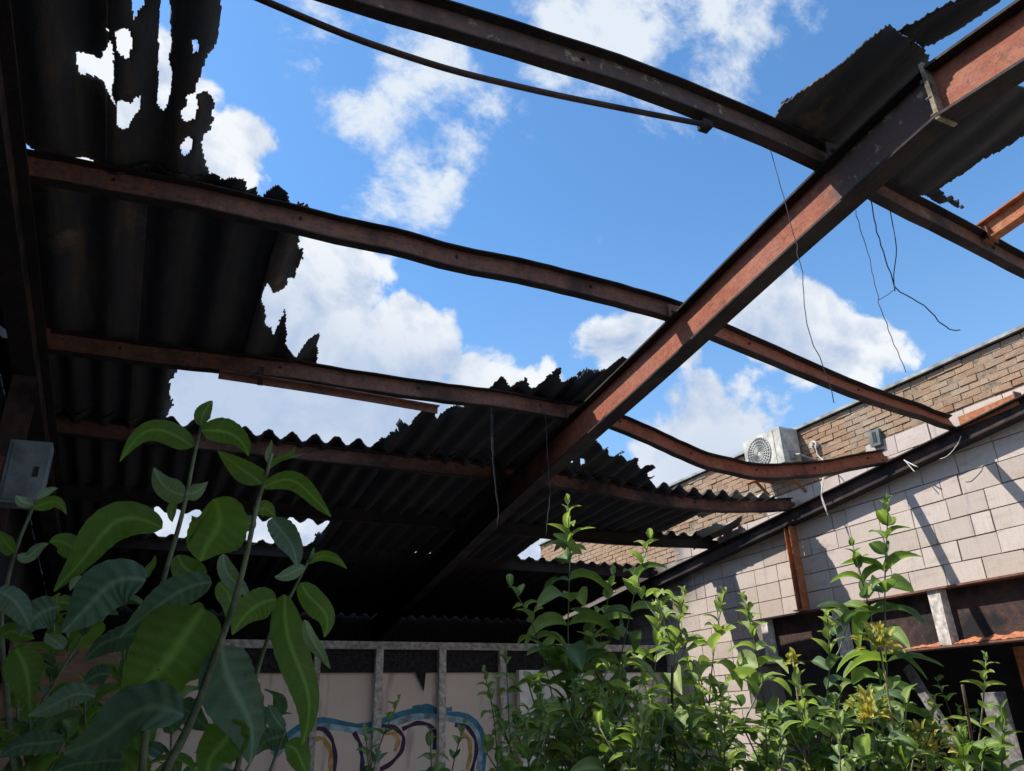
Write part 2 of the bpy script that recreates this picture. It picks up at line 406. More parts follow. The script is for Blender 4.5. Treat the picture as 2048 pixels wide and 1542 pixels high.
for i, (y, z) in enumerate(bricks):
    gone = random.random() < .035
    dx = .02 if gone else random.uniform(-.007, .006)
    if i < 300:
        o = link('brick', random.choice(bmesh_var), par); o.location = (XW+dx, y+.005, z+.005)
    else: rest.box((XW+dx, y+.005, z+.005), (XW+.1, y+.219, z+.069), .004)
o = rest.build('bricks', 'brick', par); o['kind'] = 'stuff'
# left wall, far wall, partition
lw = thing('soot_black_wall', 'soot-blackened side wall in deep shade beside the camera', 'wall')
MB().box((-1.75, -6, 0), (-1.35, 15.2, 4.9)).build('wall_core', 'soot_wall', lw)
MB().box((-1.35, 4.5, 0), (-1.31, 13, 2.15)).build('plaster', 'old_brick', lw)
bw = thing('far_wall', 'black far wall in the darkness behind the stud partition', 'wall')
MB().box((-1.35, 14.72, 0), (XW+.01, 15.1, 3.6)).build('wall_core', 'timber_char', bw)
PY = 10.8                                # face of the studs
part = thing('stud_partition', 'stud partition with grey timber frame and graffiti board at far end', 'partition')
def on_p(px, py, dy=0): return on_y((px, py), PY+dy)
pzt = on_p(757, 1283)[2]; pzb = on_p(757, 1298)[2]
MB().box((.3, PY-.004, pzb), (XW-.01, PY+.10, pzt), .004).build('top_plate', 'timber_grey', part)
for px, w, mat in ((470, .09, 'timber_grey'), (630, .09, 'timber_grey'), (757, .105, 'timber_pale'), (886, .1, 'timber_pale'), (1008, .1, 'timber_pale'), (1122, .1, 'timber_grey'), (1222, .1, 'timber_grey')):
    x = on_p(px, 1400)[0]
    MB().box((x-w/2, PY, 0), (x+w/2, PY+.095, pzb-.002), .006).build('stud', mat, part)
rz0 = on_p(800, 1345, .11)[2]
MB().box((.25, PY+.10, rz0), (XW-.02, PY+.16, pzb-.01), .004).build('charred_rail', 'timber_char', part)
brd = MB().box((.25, PY+.165, 0), (XW-.02, PY+.19, rz0+.08)).build('lining_board', 'painted_board', part)
MB().add([on_p(830, 1343, .10), on_p(852, 1343, .10), on_p(848, 1382, .10), on_p(830, 1343, .16), on_p(852, 1343, .16), on_p(848, 1382, .16)],
         [(0, 1, 2), (5, 4, 3), (0, 3, 4, 1), (1, 4, 5, 2), (2, 5, 3, 0)]).build('bracket', 'timber_char', part)
def stroke(name, mat, pts, w, lift):
    P = [on_y((400+a/3.413, 1230+b/3.413), PY+.165-lift) for a, b in pts]
    P = dense(P, 26); m = MB()
    n = len(P); L = []; R = []
    for i, p in enumerate(P):
        t = P[min(i+1, n-1)]-P[max(i-1, 0)]; t = t/np.linalg.norm(t); s_ = np.array([-t[2], 0, t[0]])
        ww = w*(.75+.5*abs(math.sin(i*.37+len(pts))))
        L.append(p+s_*ww/2); R.append(p-s_*ww/2)
    m.add(L+R, [(i, i+1, n+i+1, n+i) for i in range(n-1)])
    return m.build(name, mat, brd)
stroke('graffiti_line', 'sky_paint', [(500, 960), (545, 885), (720, 752), (800, 722), (900, 738), (1050, 790), (1180, 780), (1300, 725), (1450, 668), (1560, 668), (1650, 705), (1780, 688), (1855, 710), (1915, 800), (1932, 910), (1905, 1100)], .13, .0018)
stroke('graffiti_line', 'cyan_paint', [(500, 930), (540, 860), (720, 730), (800, 700), (900, 715), (1050, 765), (1180, 755), (1300, 700), (1450, 645), (1560, 645), (1650, 685), (1780, 665), (1860, 685), (1930, 780), (1955, 900), (1930, 1100)], .06, .003)
stroke('graffiti_line', 'cyan_paint', [(1450, 640), (1540, 620), (1640, 655), (1720, 640)], .06, .0042)
for pts in ([(690, 880), (720, 820), (780, 775), (850, 775), (905, 850), (925, 960), (915, 1100)], [(1050, 800), (1095, 880), (1110, 1000), (1100, 1100)],
            [(1240, 755), (1330, 765), (1395, 830), (1380, 930), (1300, 1020), (1220, 1060)], [(1380, 780), (1480, 735), (1560, 745), (1610, 800), (1600, 920)],
            [(1740, 750), (1820, 755), (1880, 840), (1890, 930), (1850, 1090)]):
    stroke('graffiti_line', 'purple_paint', pts, .05, .0055)
for pts in ([(760, 850), (840, 840), (895, 930), (890, 1090)], [(1260, 800), (1330, 810), (1360, 850), (1330, 930)], [(1780, 800), (1840, 850), (1850, 950), (1820, 1060)]):
    stroke('graffiti_line', 'ochre_paint', pts, .05, .0068)
# brick return left of the partition and a rendered pier with a dark hatch right of it
pier = thing('brick_return', 'brown brick return wall left of the stud partition, behind leaves', 'wall')
MB().box((-1.30, PY+.05, 0), (.24, PY+.25, pzt-.05)).build('mortar_core', 'old_brick', pier)
for ci in range(14):
    for bi in range(7):
        x0 = -1.28 + bi*.225 - (.11 if ci % 2 else 0); z0 = pzt-.13-ci*.078
        if x0 < -1.29: continue
        o = link('brick', bmesh_var[(ci*7+bi) % 6], pier); o.location = (x0+.214, PY+.04, z0); o.rotation_euler = (0, 0, math.pi/2)
rp = thing('rendered_pier', 'white rendered pier with a small black hatch against the partition', 'pier')
x0, x1 = on_p(1040, 1400, -.12)[0], on_p(1285, 1400, -.12)[0]; zt = on_p(1100, 1340, -.12)[2]
hx0, hx1 = on_p(1080, 1430, -.12)[0], on_p(1124, 1430, -.12)[0]; hz0, hz1 = on_p(1100, 1458, -.12)[2], on_p(1100, 1424, -.12)[2]
r = MB(); r.box((x0, PY-.12, 0), (hx0, PY-.012, zt)); r.box((hx1, PY-.12, 0), (x1, PY-.012, zt-.05)); r.box((hx0, PY-.12, 0), (hx1, PY-.012, hz0)); r.box((hx0, PY-.12, hz1), (hx1, PY-.012, zt))
r.build('render', 'white_render', rp); MB().box((hx0, PY-.03, hz0), (hx1, PY-.014, hz1)).build('hatch', 'ac_dark', rp)
# the opening under the girder: a burnt-out side room
room = thing('side_room', 'dark burnt-out side room under the long girder', 'room')
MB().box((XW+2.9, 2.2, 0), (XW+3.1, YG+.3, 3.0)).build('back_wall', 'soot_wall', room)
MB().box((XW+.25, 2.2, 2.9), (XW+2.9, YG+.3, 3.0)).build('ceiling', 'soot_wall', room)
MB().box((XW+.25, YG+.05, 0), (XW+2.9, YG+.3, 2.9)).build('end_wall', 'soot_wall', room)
gir = thing('steel_girder', 'deep rusty steel girder set into the block wall over the opening', 'beam')
yg0 = 2.2
MB().box((XW-.07, yg0, GT-.022), (XW+.16, YG, GT-.001)).build('top_flange', 'steel_brown', gir)
MB().box((XW-.07, yg0, GB), (XW+.16, YG, GB+.022)).build('bottom_flange', 'steel_brown', gir)
MB().box((XW+.075, yg0, GB+.024), (XW+.095, YG, GT-.024)).build('web', 'steel_black', gir)
ny_, nx_ = 190, 7; yy = np.linspace(2.3, 6.55, ny_); xx = np.linspace(XW-.045, XW+.0745, nx_)
vs_ = []; fs_ = []
for i, y in enumerate(yy):
    for j, x in enumerate(xx):
        q = j/(nx_-1); h = q*(.03+.05*max(0, float(vnoise(y*2.1, 3, 31))+.35)) * (1+.8*float(vnoise(y*14, j*.9, 33))) + .006*(1+float(vnoise(y*40, j*3.1, 34))*2)
        vs_.append((x, y, GB+.0225+max(.0005, h*min(1, (6.55-y)*3))))
for i in range(ny_-1):
    for j in range(nx_-1): k_ = i*nx_+j; fs_.append((k_, k_+1, k_+nx_+1, k_+nx_))
MB().add(vs_, fs_).build('rust_scale', 'steel_orange', gir)
for px, w in ((1888, .15), (1682, .13), (1533, .12)):
    y = on_x((px, 1250), XW)[1]
    MB().box((XW-.045, y-w/2, GB+.024), (XW+.073, y+w/2, GT-.024), .006).build('timber_packer', 'timber_pale', gir)
o = thing('leaning_timber', 'charred timber leaning in the dark opening below the girder', 'timber')
a, b = on_x((1815, 1335), XW+.3), on_x((1895, 1455), XW+.15); b2 = b + (b-a)*1.9; b2[2] = 0.0
MB().sweep([(-.05, -.03), (.05, -.03), (.05, .03), (-.05, .03)], [a, (a+b2)/2, b2], up=(1, 0, 0)).build('plank', 'timber_old', o)
o = thing('upright_board', 'grey weathered board standing upright at the lower right', 'board')
a = on_x((1985, 1385), XW-.25); MB().box((a[0], a[1]-.12, 0), (a[0]+.03, a[1]+.12, a[2]), .008).build('board', 'timber_old', o)
o = thing('rusty_door', 'orange rusted steel door leaf in the opening at the right edge', 'door')
a = on_x((2032, 1320), XW+.35); MB().box((a[0], 3.0, 0), (a[0]+.04, a[1], GB-.03)).build('leaf', 'steel_orange', o)
MB().box((a[0]-.012, 3.0, 1.2), (a[0]-.001, a[1]-.02, 1.26)).build('rail', 'steel_brown', o)
MB().box((a[0]-.03, a[1]-.14, 1.35), (a[0]-.001, a[1]-.10, 1.5)).build('handle', 'steel_black', o)
# ------------------------------------------------------------------ steel frame
RW, RH = .14, .33
def rafter(name, label, path, mat, b=RW, h=RH, tf=.016, tw=.011):
    t = thing(name, label, 'rafter', 'portal frame rafters')
    B = b/2
    def fl(v0, v1): return [(-B, v0), (-B, v1), (B, v1), (B, v0)]
    fm = 'steel_soot'
    MB().sweep(fl(0, -tf), path).build('top_flange', fm, t)
    MB().sweep([(-tw/2, -tf), (-tw/2, -h+tf), (tw/2, -h+tf), (tw/2, -tf)], path).build('web', mat, t)
    MB().sweep(fl(-h+tf, -h), path).build('bottom_flange', fm, t)
    return t
ctr = [(1885, 190), (1690, 358), (1500, 537), (1340, 694), (1180, 840), (1000, 1010), (850, 1160), (760, 1250)]
mp = [on_roof(p, -RH/2) for p in ctr]
path = [V(p[0], p[1], roofz(p[1])) for p in mp]
path[0] = V(path[1][0], RIDGE+.012, roofz(RIDGE)); path.append(V(path[-1][0]+.02, 14.68, roofz(14.68)))
path = dense(path, 40)
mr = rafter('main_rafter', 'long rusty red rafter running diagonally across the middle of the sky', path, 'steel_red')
xr = path[0][0]
ep = MB().box((xr-.068, RIDGE+.0005, roofz(RIDGE)-.345), (xr+.068, RIDGE+.011, roofz(RIDGE)+.03), .001).build('end_plate', 'ash_scale', mr)
for dz in (-.08, -.2, -.31):
    for dx in (-.06, .06):
        m = MB(); bolt(m, (xr+dx, RIDGE+.012, roofz(RIDGE)+dz), .013, (0, 1, 0), .016); m.build('bolt', 'steel_brown', ep)
def cleat(y, parent, x=None, side=-1):
    p = min(path, key=lambda q: abs(q[1]-y)); X = (p[0] if x is None else x)
    m = MB().box((X-.07, y-.05, roofz(y)+.001), (X+.07, y-.042, roofz(y)+.12)); bolt(m, (X-.03, y-.05, roofz(y)+.06), .013, (0, 1, 0)); bolt(m, (X+.03, y-.05, roofz(y)+.06), .013, (0, 1, 0))
    m.build('cleat', 'steel_brown', parent)
rr = rafter('rear_rafter', 'bright red-brown rafter end bolted to the apex at top right', [V(xr, y, roofz(RIDGE)-SL*(RIDGE-y)) for y in (RIDGE-.012, .6, -.8, -2.4, -5.9)], 'steel_red')
MB().box((xr-.068, RIDGE-.0115, roofz(RIDGE)-.345), (xr+.068, RIDGE-.0005, roofz(RIDGE)+.03), .001).build('end_plate', 'ash_scale', rr)
XR = XW-.085
wr = rafter('wall_rafter', 'black sooty rafter lying along the sloping top of the block wall', [V(XR, y, roofz(y)) for y in np.linspace(RIDGE, 14.68, 14)], 'steel_black', .15, .185, .014)
XL = -.98
lr = rafter('shaded_rafter', 'dark rafter lost in shade at the left edge under remaining sheets', [V(XL, y, roofz(y)) for y in np.linspace(RIDGE, 14.68, 6)], 'steel_black')
def column(name, label, x, y, z0, z1, mat, b=.1, h=.1, cat='post'):
    t = thing(name, label, cat)
    MB().sweep([(p[0], p[1]+h/2) for p in i_sec(b, h, .01, .009)], [V(x, y, z0+.012), V(x, y, z1)], up=(0, 1, 0)).build('shaft', mat, t)
    MB().box((x-b*.8, y-h*.8, z0), (x+b*.8, y+h*.8, z0+.012)).build('base_plate', mat, t)
    return t
yp = on_x((1588, 1120), XR)[1]
column('rust_post', 'short orange-rust post between the girder and wall rafter', XW-.052, yp, GT, roofz(yp)-.186, 'steel_orange', .15, .10)
column('brown_column', 'brown steel column in shade at the left edge above the grey box', -.98, 6.0, 0, roofz(6.0)-RH, 'steel_black', .15, .15)
PH, PB = .165, .115
def purlin(name, label, path, mat, n=26, twist=None, h=PH, b=PB, group='roof purlins'):
    t = thing(name, label, 'purlin', group)
    path = dense(path, n); q_ = len(label)
    for i, p in enumerate(path[1:-1]): p[1] += .022*float(vnoise(i*.33, q_*1.7, 3)); p[2] += .018*float(vnoise(i*.45, q_*2.9, 5)) + .007*float(vnoise(i*1.3, q_, 8))
    tw = None if twist is None else [twist*i/(n-1) for i in range(n)]
    tf, w = .010, .008
    B = b/2; C_ = b*.30
    # path is the centre line
    for nm, sec in (('top_flange', [(-B, h/2), (-B, h/2-tf), (B, h/2-tf), (B, h/2)]), ('web', [(-w/2, h/2-tf), (-w/2, -h/2+tf), (w/2, -h/2+tf), (w/2, h/2-tf)]), ('bottom_flange', [(-C_, -h/2+tf), (-C_, -h/2), (C_, -h/2), (C_, -h/2+tf)])):
        MB().sweep(sec, path, twist=tw).build(nm, mat if nm == 'web' else 'steel_soot', t)
    for i in range(4, n-2, 9):
        m = MB(); bolt(m, path[i]+V(0, -.004, .02), .011, (0, 1, 0), .012); m.build('bolt', 'steel_soot', t)
    return t
OFF = PH/2
def roofpath(pts): return [on_roof(p, OFF) for p in pts]
pA = roofpath([(740, 0), (970, 66), (1200, 137), (1407, 212), (1544, 268), (1650, 320)]); pA = [V(XL, pA[0][1]+.0, roofz(pA[0][1], OFF))] + pA
pA += roofpath([(1760, 385), (1930, 470), (2048, 535)]); e = pA[-1]; pA.append(V(XR, 3.1, roofz(3.1, OFF)))
purlin('purlin', 'topmost rusty purlin crossing from upper left to the torn apex sheet', pA, 'steel_brown', 44)
pB = roofpath([(100, 345), (340, 385), (620, 447), (900, 515), (1100, 560), (1250, 592), (1345, 625)]); pB = [V(XL, pB[0][1], roofz(pB[0][1], OFF))] + pB
pB.append(pB[-1]+V(.16, .02, 0))
purlin('purlin', 'long sagging purlin in the middle of the sky, left of the main rafter', pB, 'steel_brown', 40)
b0 = on_roof((1430, 662), OFF); b1 = on_x((1912, 876), XR); b1[2] = max(b1[2], roofz(b1[1], OFF))
bpts = [on_roof((1390, 640), OFF)] + [b0] + [b0*(1-t)+b1*t + V(0, 0, -.05*math.sin(math.pi*t)) for t in (.25, .5, .75, 1)]
purlin('purlin', 'straight rusty purlin running down from main rafter to the wall rafter', bpts, 'steel_red', 24, twist=.35)
pC = roofpath([(100, 685), (345, 715), (600, 745), (860, 785), (1000, 800), (1140, 825)]); yC = pC[3][1]
pC = [V(XL, pC[0][1], roofz(pC[0][1], OFF))] + pC; pC.append(pC[-1]+V(.2, .0, 0))
purlin('purlin', 'brown purlin above the sky gap, ending at the dark corrugated sheets', pC, 'steel_brown', 36)
c2 = [on_y(p, yC) for p in ((1225, 838), (1310, 878), (1400, 919), (1480, 941), (1560, 947), (1640, 938))] + [on_y((1780, 916), yC-.05)]
c2[0][2] = min(c2[0][2], roofz(yC, OFF)); c2.insert(0, V(c2[0][0]-.3, yC, roofz(yC, OFF)))
c2[-1] = V(XR+.03, yC-.05, max(c2[-1][2], roofz(yC)+.06))
purlin('purlin', 'heat-buckled purlin sagging in a deep curve below the air conditioner', c2, 'steel_red', 44, twist=.25)
pD = roofpath([(340, 885), (510, 896), (700, 906)]); yD = float(np.mean([p[1] for p in pD]))
pD = [V(XL, yD, roofz(yD, OFF))] + [V(x, yD, roofz(yD, OFF)) for x in np.linspace(0, 3.5, 6)]
d2 = [on_y(p, yD) for p in ((1230, 982), (1300, 998), (1400, 1011), (1500, 1014))]
for p in d2: p[2] = min(p[2], roofz(yD, OFF))
pD += [V(4.2, yD, roofz(yD, OFF))] + d2 + [V(XR+.02, yD-.05, roofz(yD-.05, OFF))]
purlin('purlin', 'purlin under the corrugated sheet ends, bending to the rust post', pD, 'steel_brown', 50)
yE = on_roof((1440, 1088), OFF)[1]; yF = yE+1.62
purlin('purlin', 'purlin ending in the torn grey sheet left of the rust post', [V(XL, yE, roofz(yE, OFF)), V(3.6, yE, roofz(yE, OFF)), V(5.6, yE, roofz(yE, OFF-.05)), V(XR, yE, roofz(yE, OFF))], 'steel_brown', 20)
purlin('purlin', 'deep-set dark purlin below the small sky slots at the back', [V(XL, yF, roofz(yF, OFF)), V(3.6, yF, roofz(yF, OFF)), V(XR, yF, roofz(yF, OFF))], 'steel_brown', 16)
for y in (pA[5][1], pB[-2][1], yC, yD, yE, yF): cleat(y, mr)
for y in (pB[1][1], yC, yD, yE, yF): cleat(y, lr, XL)
for y in (yC, yD, yE, yF): cleat(y, wr, XR)
# loose steel
st = thing('loose_angle', 'thin steel angle hanging loose under the brown purlin', 'angle')
a = [on_y((438, 744), yC-.06), on_y((650, 776), yC-.06), on_y((875, 815), yC-.06)]
MB().sweep([(0, 0), (.06, 0), (.06, -.008), (.008, -.008), (.008, -.06), (0, -.06)], dense(a, 8)).build('bar', 'steel_brown', st)
MB().box((a[0][0]+.3, yC-.07, a[0][2]-.06), (a[0][0]+.34, yC-.045, a[0][2]+.10)).build('hook', 'steel_black', st)
st = thing('steel_offcut', 'orange channel offcut propped on the wall rafter by the brick', 'channel')
a, b = on_x((1925, 868), XR-.02), on_x((2030, 786), XR-.02); a[2] = roofz(a[1])+.005; m = (a+b)/2
MB().sweep(c_sec(.07, .13, .01), [a+V(0, 0, .11), m+V(0, 0, .05), b]).build('channel', 'steel_orange', st)
MB().box((XR-.06, b[1]-.012, roofz(b[1])), (XR+.06, b[1], b[2]+.01)).build('end_plate', 'steel_brown', st)
tr = thing('trimmer_beam', 'short red trimmer beam above the topmost purlin at right edge', 'beam')
xt = on_roof((2048, 408), PH+.02)[0]; ya = float(np.interp(xt, [p[0] for p in pA], [p[1] for p in pA]))
MB().sweep(i_sec(.09, .16, .012, .009), [V(xt, ya-.01, roofz(ya-.01)+PH+.085), V(xt, RIDGE+.05, roofz(RIDGE+.05)+PH+.085)]).build('channel', 'steel_orange', tr)
MB().box((xt-.05, ya-.075, roofz(ya)+PH-.09), (xt+.05, ya-.066, roofz(ya)+PH+.03)).build('cleat', 'steel_brown', tr)
rod = thing('bent_sag_rod', 'thin black bent rod hanging from upper left under the topmost purlin', 'rod')
rp_ = [on_y(p, pA[2][1]-.05) for p in ((380, -62), (530, 2), (700, 75), (900, 141), (1100, 188), (1300, 228), (1415, 250))]
MB().tube(dense(rp_, 30), .015, 8).build('bar', 'steel_black', rod, True)
MB().box((rp_[0][0]-.02, rp_[0][1]-.03, rp_[0][2]-.02), (rp_[0][0]+.02, rp_[0][1]+.03, roofz(pA[2][1])+.05)).build('hook', 'steel_black', rod)
MB().box(tuple(rp_[-1]-V(.03, .012, .012)), tuple(rp_[-1]+V(.03, .05, .03))).build('clip', 'steel_black', rod)
# ------------------------------------------------------------------ corrugated sheets
SAGX = [p[0] for p in pD]; SAGZ = [p[2]-roofz(p[1], OFF) for p in pD]     # the sheets sag with the bent purlin under them
PITCHW, AMP = .225, .034
SO = PH + AMP + .008
def inpoly(x, y, poly):
    poly = np.array(poly); c = np.zeros(x.shape, bool); n = len(poly)
    for i in range(n):
        x1, y1 = poly[i]; x2, y2 = poly[i-1]
        if y1 == y2: continue
        hit = ((y1 > y) != (y2 > y)) & (x < (x2-x1)*(y-y1)/(y2-y1)+x1)
        c ^= hit
    return c
def roofing(name, label, poly, yr, xr_, holes=(), mat='sheet_soot', dx=.018, dy=.035, rear=False, sheetw=.9, lap=0., edge=.022, amp=None, pitch=None, curl=.05, follow=False, thick=.008, sagf=.012, mats=None, group='burnt roof sheeting', drop=0.):
    """Corrugated sheets over x-range and y-range of the roof slope, kept inside poly and outside holes (pixel outlines laid on the slope)."""
    conv = (lambda p: on_rear(p, SO)) if rear else (lambda p: on_roof(p, SO))
    P2 = [tuple(conv(p)[:2]) for p in poly] if poly else None
    H2 = [[tuple(conv(p)[:2]) for p in h] for h in holes]
    t = thing(name, label, 'roof sheeting', group)
    ns = max(1, round((xr_[1]-xr_[0])/sheetw)); w = (xr_[1]-xr_[0])/ns
    w = max(PITCHW, round(w/PITCHW)*PITCHW); ns = int(math.ceil((xr_[1]-xr_[0])/w)); sd = abs(hash(name+label[:9])) % 1 + len(label)
    ny = int(round((yr[1]-yr[0])/dy))+1; ys = np.linspace(yr[0], yr[1], ny)
    for k in range(ns):
        x0 = xr_[0]+k*w; x1 = min(xr_[1], x0+w+PITCHW*.5)
        nx = int(round((x1-x0)/dx))+1; xs = np.linspace(x0, x1, nx)
        X, Y = np.meshgrid(xs, ys)
        cxm = (X[:-1, :-1]+X[1:, 1:])/2; cym = (Y[:-1, :-1]+Y[1:, 1:])/2
        jx = edge*(vnoise(cxm*24, cym*24, sd)*1.3+vnoise(cxm*9, cym*7, sd+11)*(1.6 if edge > .015 else .5)+vnoise(cxm*70, cym*60, sd+3)*.3); jy = edge*1.5*(vnoise(cxm*24+50, cym*16, sd+1)*1.3+vnoise(cxm*9+7, cym*6, sd+12)*(1.6 if edge > .015 else .5)+vnoise(cxm*70, cym*50+9, sd+5)*.3)
        keep = np.ones(cxm.shape, bool)
        if P2: keep &= inpoly(cxm+jx, cym+jy, P2)
        for h in H2: keep &= ~inpoly(cxm+jx*.5, cym+jy*.5, h)
        if not keep.any(): continue
        base = (roofz(RIDGE)-SL*(RIDGE-Y)) if rear else roofz(Y)
        Z = base + SO + (AMP if amp is None else amp)*np.cos(2*math.pi*X/(pitch or PITCHW)) + (k % 2)*.011 + lap
        Z += sagf*(vnoise(X*.9, Y*.9, sd+7)+.5*vnoise(X*3, Y*2.2, sd+8)) - drop
        if follow: Z += np.interp(X, SAGX, SAGZ)*np.clip(np.where(Y < yD, 1-(yD-Y)/1.3, 1-(Y-yD)/1.6), 0, 1)
        Zx = .006*vnoise(X*9, Y*7, sd+9); Z += Zx
        solid = np.pad(keep.astype(float), 1, mode='edge')
        for _ in range(max(5, int(.1/dx))):              # how near each point is to a torn rim
            solid = (solid+np.roll(solid, 1, 0)+np.roll(solid, -1, 0)+np.roll(solid, 1, 1)+np.roll(solid, -1, 1))/5
        near = 1-(solid[:-1, :-1]+solid[1:, 1:])/2
        Z += curl*np.clip(near, 0, .7)*(vnoise(X*5, Y*4, sd+21)*2.2+.15)
        idx = -np.ones(X.shape, int); used = np.zeros(X.shape, bool)
        used[:-1, :-1] |= keep; used[1:, :-1] |= keep; used[:-1, 1:] |= keep; used[1:, 1:] |= keep
        idx[used] = np.arange(used.sum())
        vs = np.stack([X[used], Y[used], Z[used]], 1)
        ii, jj = np.nonzero(keep)
        fs = np.stack([idx[ii, jj], idx[ii, jj+1], idx[ii+1, jj+1], idx[ii+1, jj]], 1)
        # loosen the torn rim
        cnt = np.zeros(len(vs)); np.add.at(cnt, fs.ravel(), 1); rim = cnt < 4
        vs[rim, 0] += rng.normal(0, dx*.14, rim.sum()); vs[rim, 1] += rng.normal(0, dy*.14, rim.sum()); vs[rim, 2] += rng.normal(0, .003, rim.sum())
        me = bpy.data.meshes.new('roof_sheet'); me.from_pydata(vs.tolist(), [], fs.tolist()); me.update()
        me.polygons.foreach_set('use_smooth', [True]*len(me.polygons))
        mm = mats[k % len(mats)] if mats else mat
        me.materials.append(MAT[mm])
        o = link('roof_sheet', me, t); md = o.modifiers.new('thickness', 'SOLIDIFY'); md.thickness = thick; md.offset = 0
    return t
Z1 = lambda pts: [(a/2.926, b/2.926) for a, b in pts]
Z2 = lambda pts: [(a/2.926, 480+b/2.926) for a, b in pts]
Z3 = lambda pts: [(650+a/2.731, 600+b/2.731) for a, b in pts]
XLW = -1.345
hAB = [Z1(h) for h in (
    [(430, 330), (460, 350), (590, 355), (595, 310), (625, 270), (640, 255), (650, 220), (668, 300), (668, 480), (662, 540), (690, 625), (640, 555), (605, 500), (560, 490), (515, 485), (450, 460), (435, 400)],
    [(680, 170), (740, 150), (770, 180), (765, 250), (760, 345), (720, 330), (685, 290)],
    [(945, 0), (975, 20), (1000, 80), (990, 150), (1000, 240), (1000, 310), (985, 370), (1005, 430), (1000, 560), (985, 600), (970, 650), (940, 672), (910, 640), (915, 540), (920, 380), (920, 200), (925, 60)],
    [(770, -60), (835, -60), (838, 20), (830, 50), (800, 80), (785, 140), (772, 60)],
    [(685, 580), (720, 565), (765, 595), (790, 570), (820, 580), (820, 640), (790, 680), (760, 710), (745, 745), (720, 745), (685, 720), (690, 640)],
    [(1130, 230), (1155, 215), (1170, 250), (1160, 290), (1135, 305)],
    [(1055, 850), (1090, 785), (1120, 800), (1120, 860), (1100, 895), (1065, 900)],
    [(610, 120), (640, 160), (648, 195), (625, 175)])]
eAB = Z1([(1300, -300), (1290, 0), (1275, 130), (1270, 220), (1255, 300), (1215, 325), (1195, 380), (1180, 440), (1160, 470), (1140, 510), (1085, 540), (1085, 600), (1062, 640), (1065, 695), (1140, 695), (1160, 610), (1140, 550), (1150, 528), (1215, 535), (1245, 640), (1225, 790), (1190, 800), (1175, 860), (1180, 960), (1200, 1010), (1230, 1100)])
polyAB = [(-900, -300)] + eAB + [(420, 420), (-900, 420)]
roofing('corrugated_roofing', 'charred corrugated sheets full of burnt-through holes at upper left', polyAB, (RIDGE+.05, pB[2][1]+.06), (XLW, 1.0), hAB, pitch=.3375, dx=.0085, dy=.011, curl=.03, mats=['sheet_ochre'], edge=.012)
eBC = [(372, 338), (380, 350), (445, 362), (470, 352), (490, 356), (492, 376), (510, 383), (512, 400), (526, 403), (553, 376), (574, 380), (577, 396), (588, 410), (598, 400), (612, 410), (622, 430), (612, 450)] + Z2([(1745, -20), (1745, 60), (1770, 60), (1760, 130), (1730, 190), (1720, 230), (1690, 225), (1665, 290), (1600, 290), (1590, 245), (1570, 225), (1545, 270), (1530, 330), (1550, 400), (1555, 480), (1590, 520), (1595, 570), (1630, 500), (1670, 425), (1675, 600), (1740, 660), (1760, 620), (1800, 580), (1870, 565), (1850, 640), (1860, 690), (1845, 760)])
roofing('corrugated_roofing', 'dark corrugated sheets with ragged torn edge left of the white cloud', [(-900, 250)] + eBC + [(600, 770), (-900, 700)], (pB[1][1]-.33, yC+.16), (XLW, 1.3), pitch=.3375, dx=.010, dy=.014, curl=.03, mats=['sheet_ochre', 'sheet_soot'], lap=-.012, edge=.012)
roofing('corrugated_roofing', 'black sheets left of the sky gap over the leafy shrub', [(-900, 600), (352, 690), (352, 726), (348, 753), (341, 760), (338, 788), (340, 818), (331, 839), (330, 930), (-900, 930)], (yC-.1, yD+.2), (XLW, .35), lap=-.02)
eCD = Z3([(240, 850), (270, 812), (330, 750), (390, 700), (410, 655), (440, 650), (460, 670), (490, 620), (520, 590), (590, 590), (610, 640), (680, 600), (720, 580), (800, 545), (900, 490), (915, 470), (965, 425), (1010, 460), (1060, 470), (1100, 430), (1130, 460), (1190, 465), (1240, 420), (1290, 395), (1280, 430), (1330, 455), (1420, 410), (1500, 370), (1600, 335), (1660, 310), (1700, 300), (1600, 480), (1430, 770), (1500, 775), (1560, 830), (1640, 800), (1600, 850), (1700, 860), (1720, 890), (1800, 880), (1750, 910), (1800, 930), (1770, 950), (1640, 990), (1690, 1010), (1780, 1040), (1900, 1075)])
polyCD = eCD + [(1400, 1000), (1470, 992), (1545, 982), (1560, 1040), (700, 960)]
slits = [Z3([(1290, 886), (1350, 874), (1352, 892), (1295, 902)]), Z3([(1388, 868), (1418, 858), (1418, 876), (1395, 884)])]
roofing('corrugated_roofing', 'black ragged sheets hanging between the brown purlin and the rafter foot', polyCD, (5.2, yD+.15), (1.6, XR), slits, follow=True, dx=.013, dy=.02, drop=.02)
polyDE = [(-900, 700), (335, 836), (760, 892), (1000, 900), (1200, 940), (1400, 985), (1545, 976), (1530, 1000), (1486, 1030), (1470, 1040), (1440, 1058), (1398, 1076), (1380, 1110), (-900, 1110)]
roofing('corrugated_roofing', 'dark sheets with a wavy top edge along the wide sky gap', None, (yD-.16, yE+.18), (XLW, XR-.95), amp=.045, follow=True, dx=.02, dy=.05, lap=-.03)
roofing('corrugated_roofing', 'torn pale grey sheet ends beside the brick wall and rust post', [(1300, 960), (1545, 976), (1540, 994), (1480, 1004), (1420, 1016), (1330, 1030), (1300, 1064), (1395, 1064), (1428, 1046), (1452, 1042), (1484, 1030), (1476, 1048), (1440, 1066), (1405, 1078), (1340, 1110), (1200, 1110), (1200, 960)], (yD-.16, yE+.10), (XR-1.0, XR+.2), follow=True, dx=.014, dy=.025, mat='sheet_ash', lap=-.03)
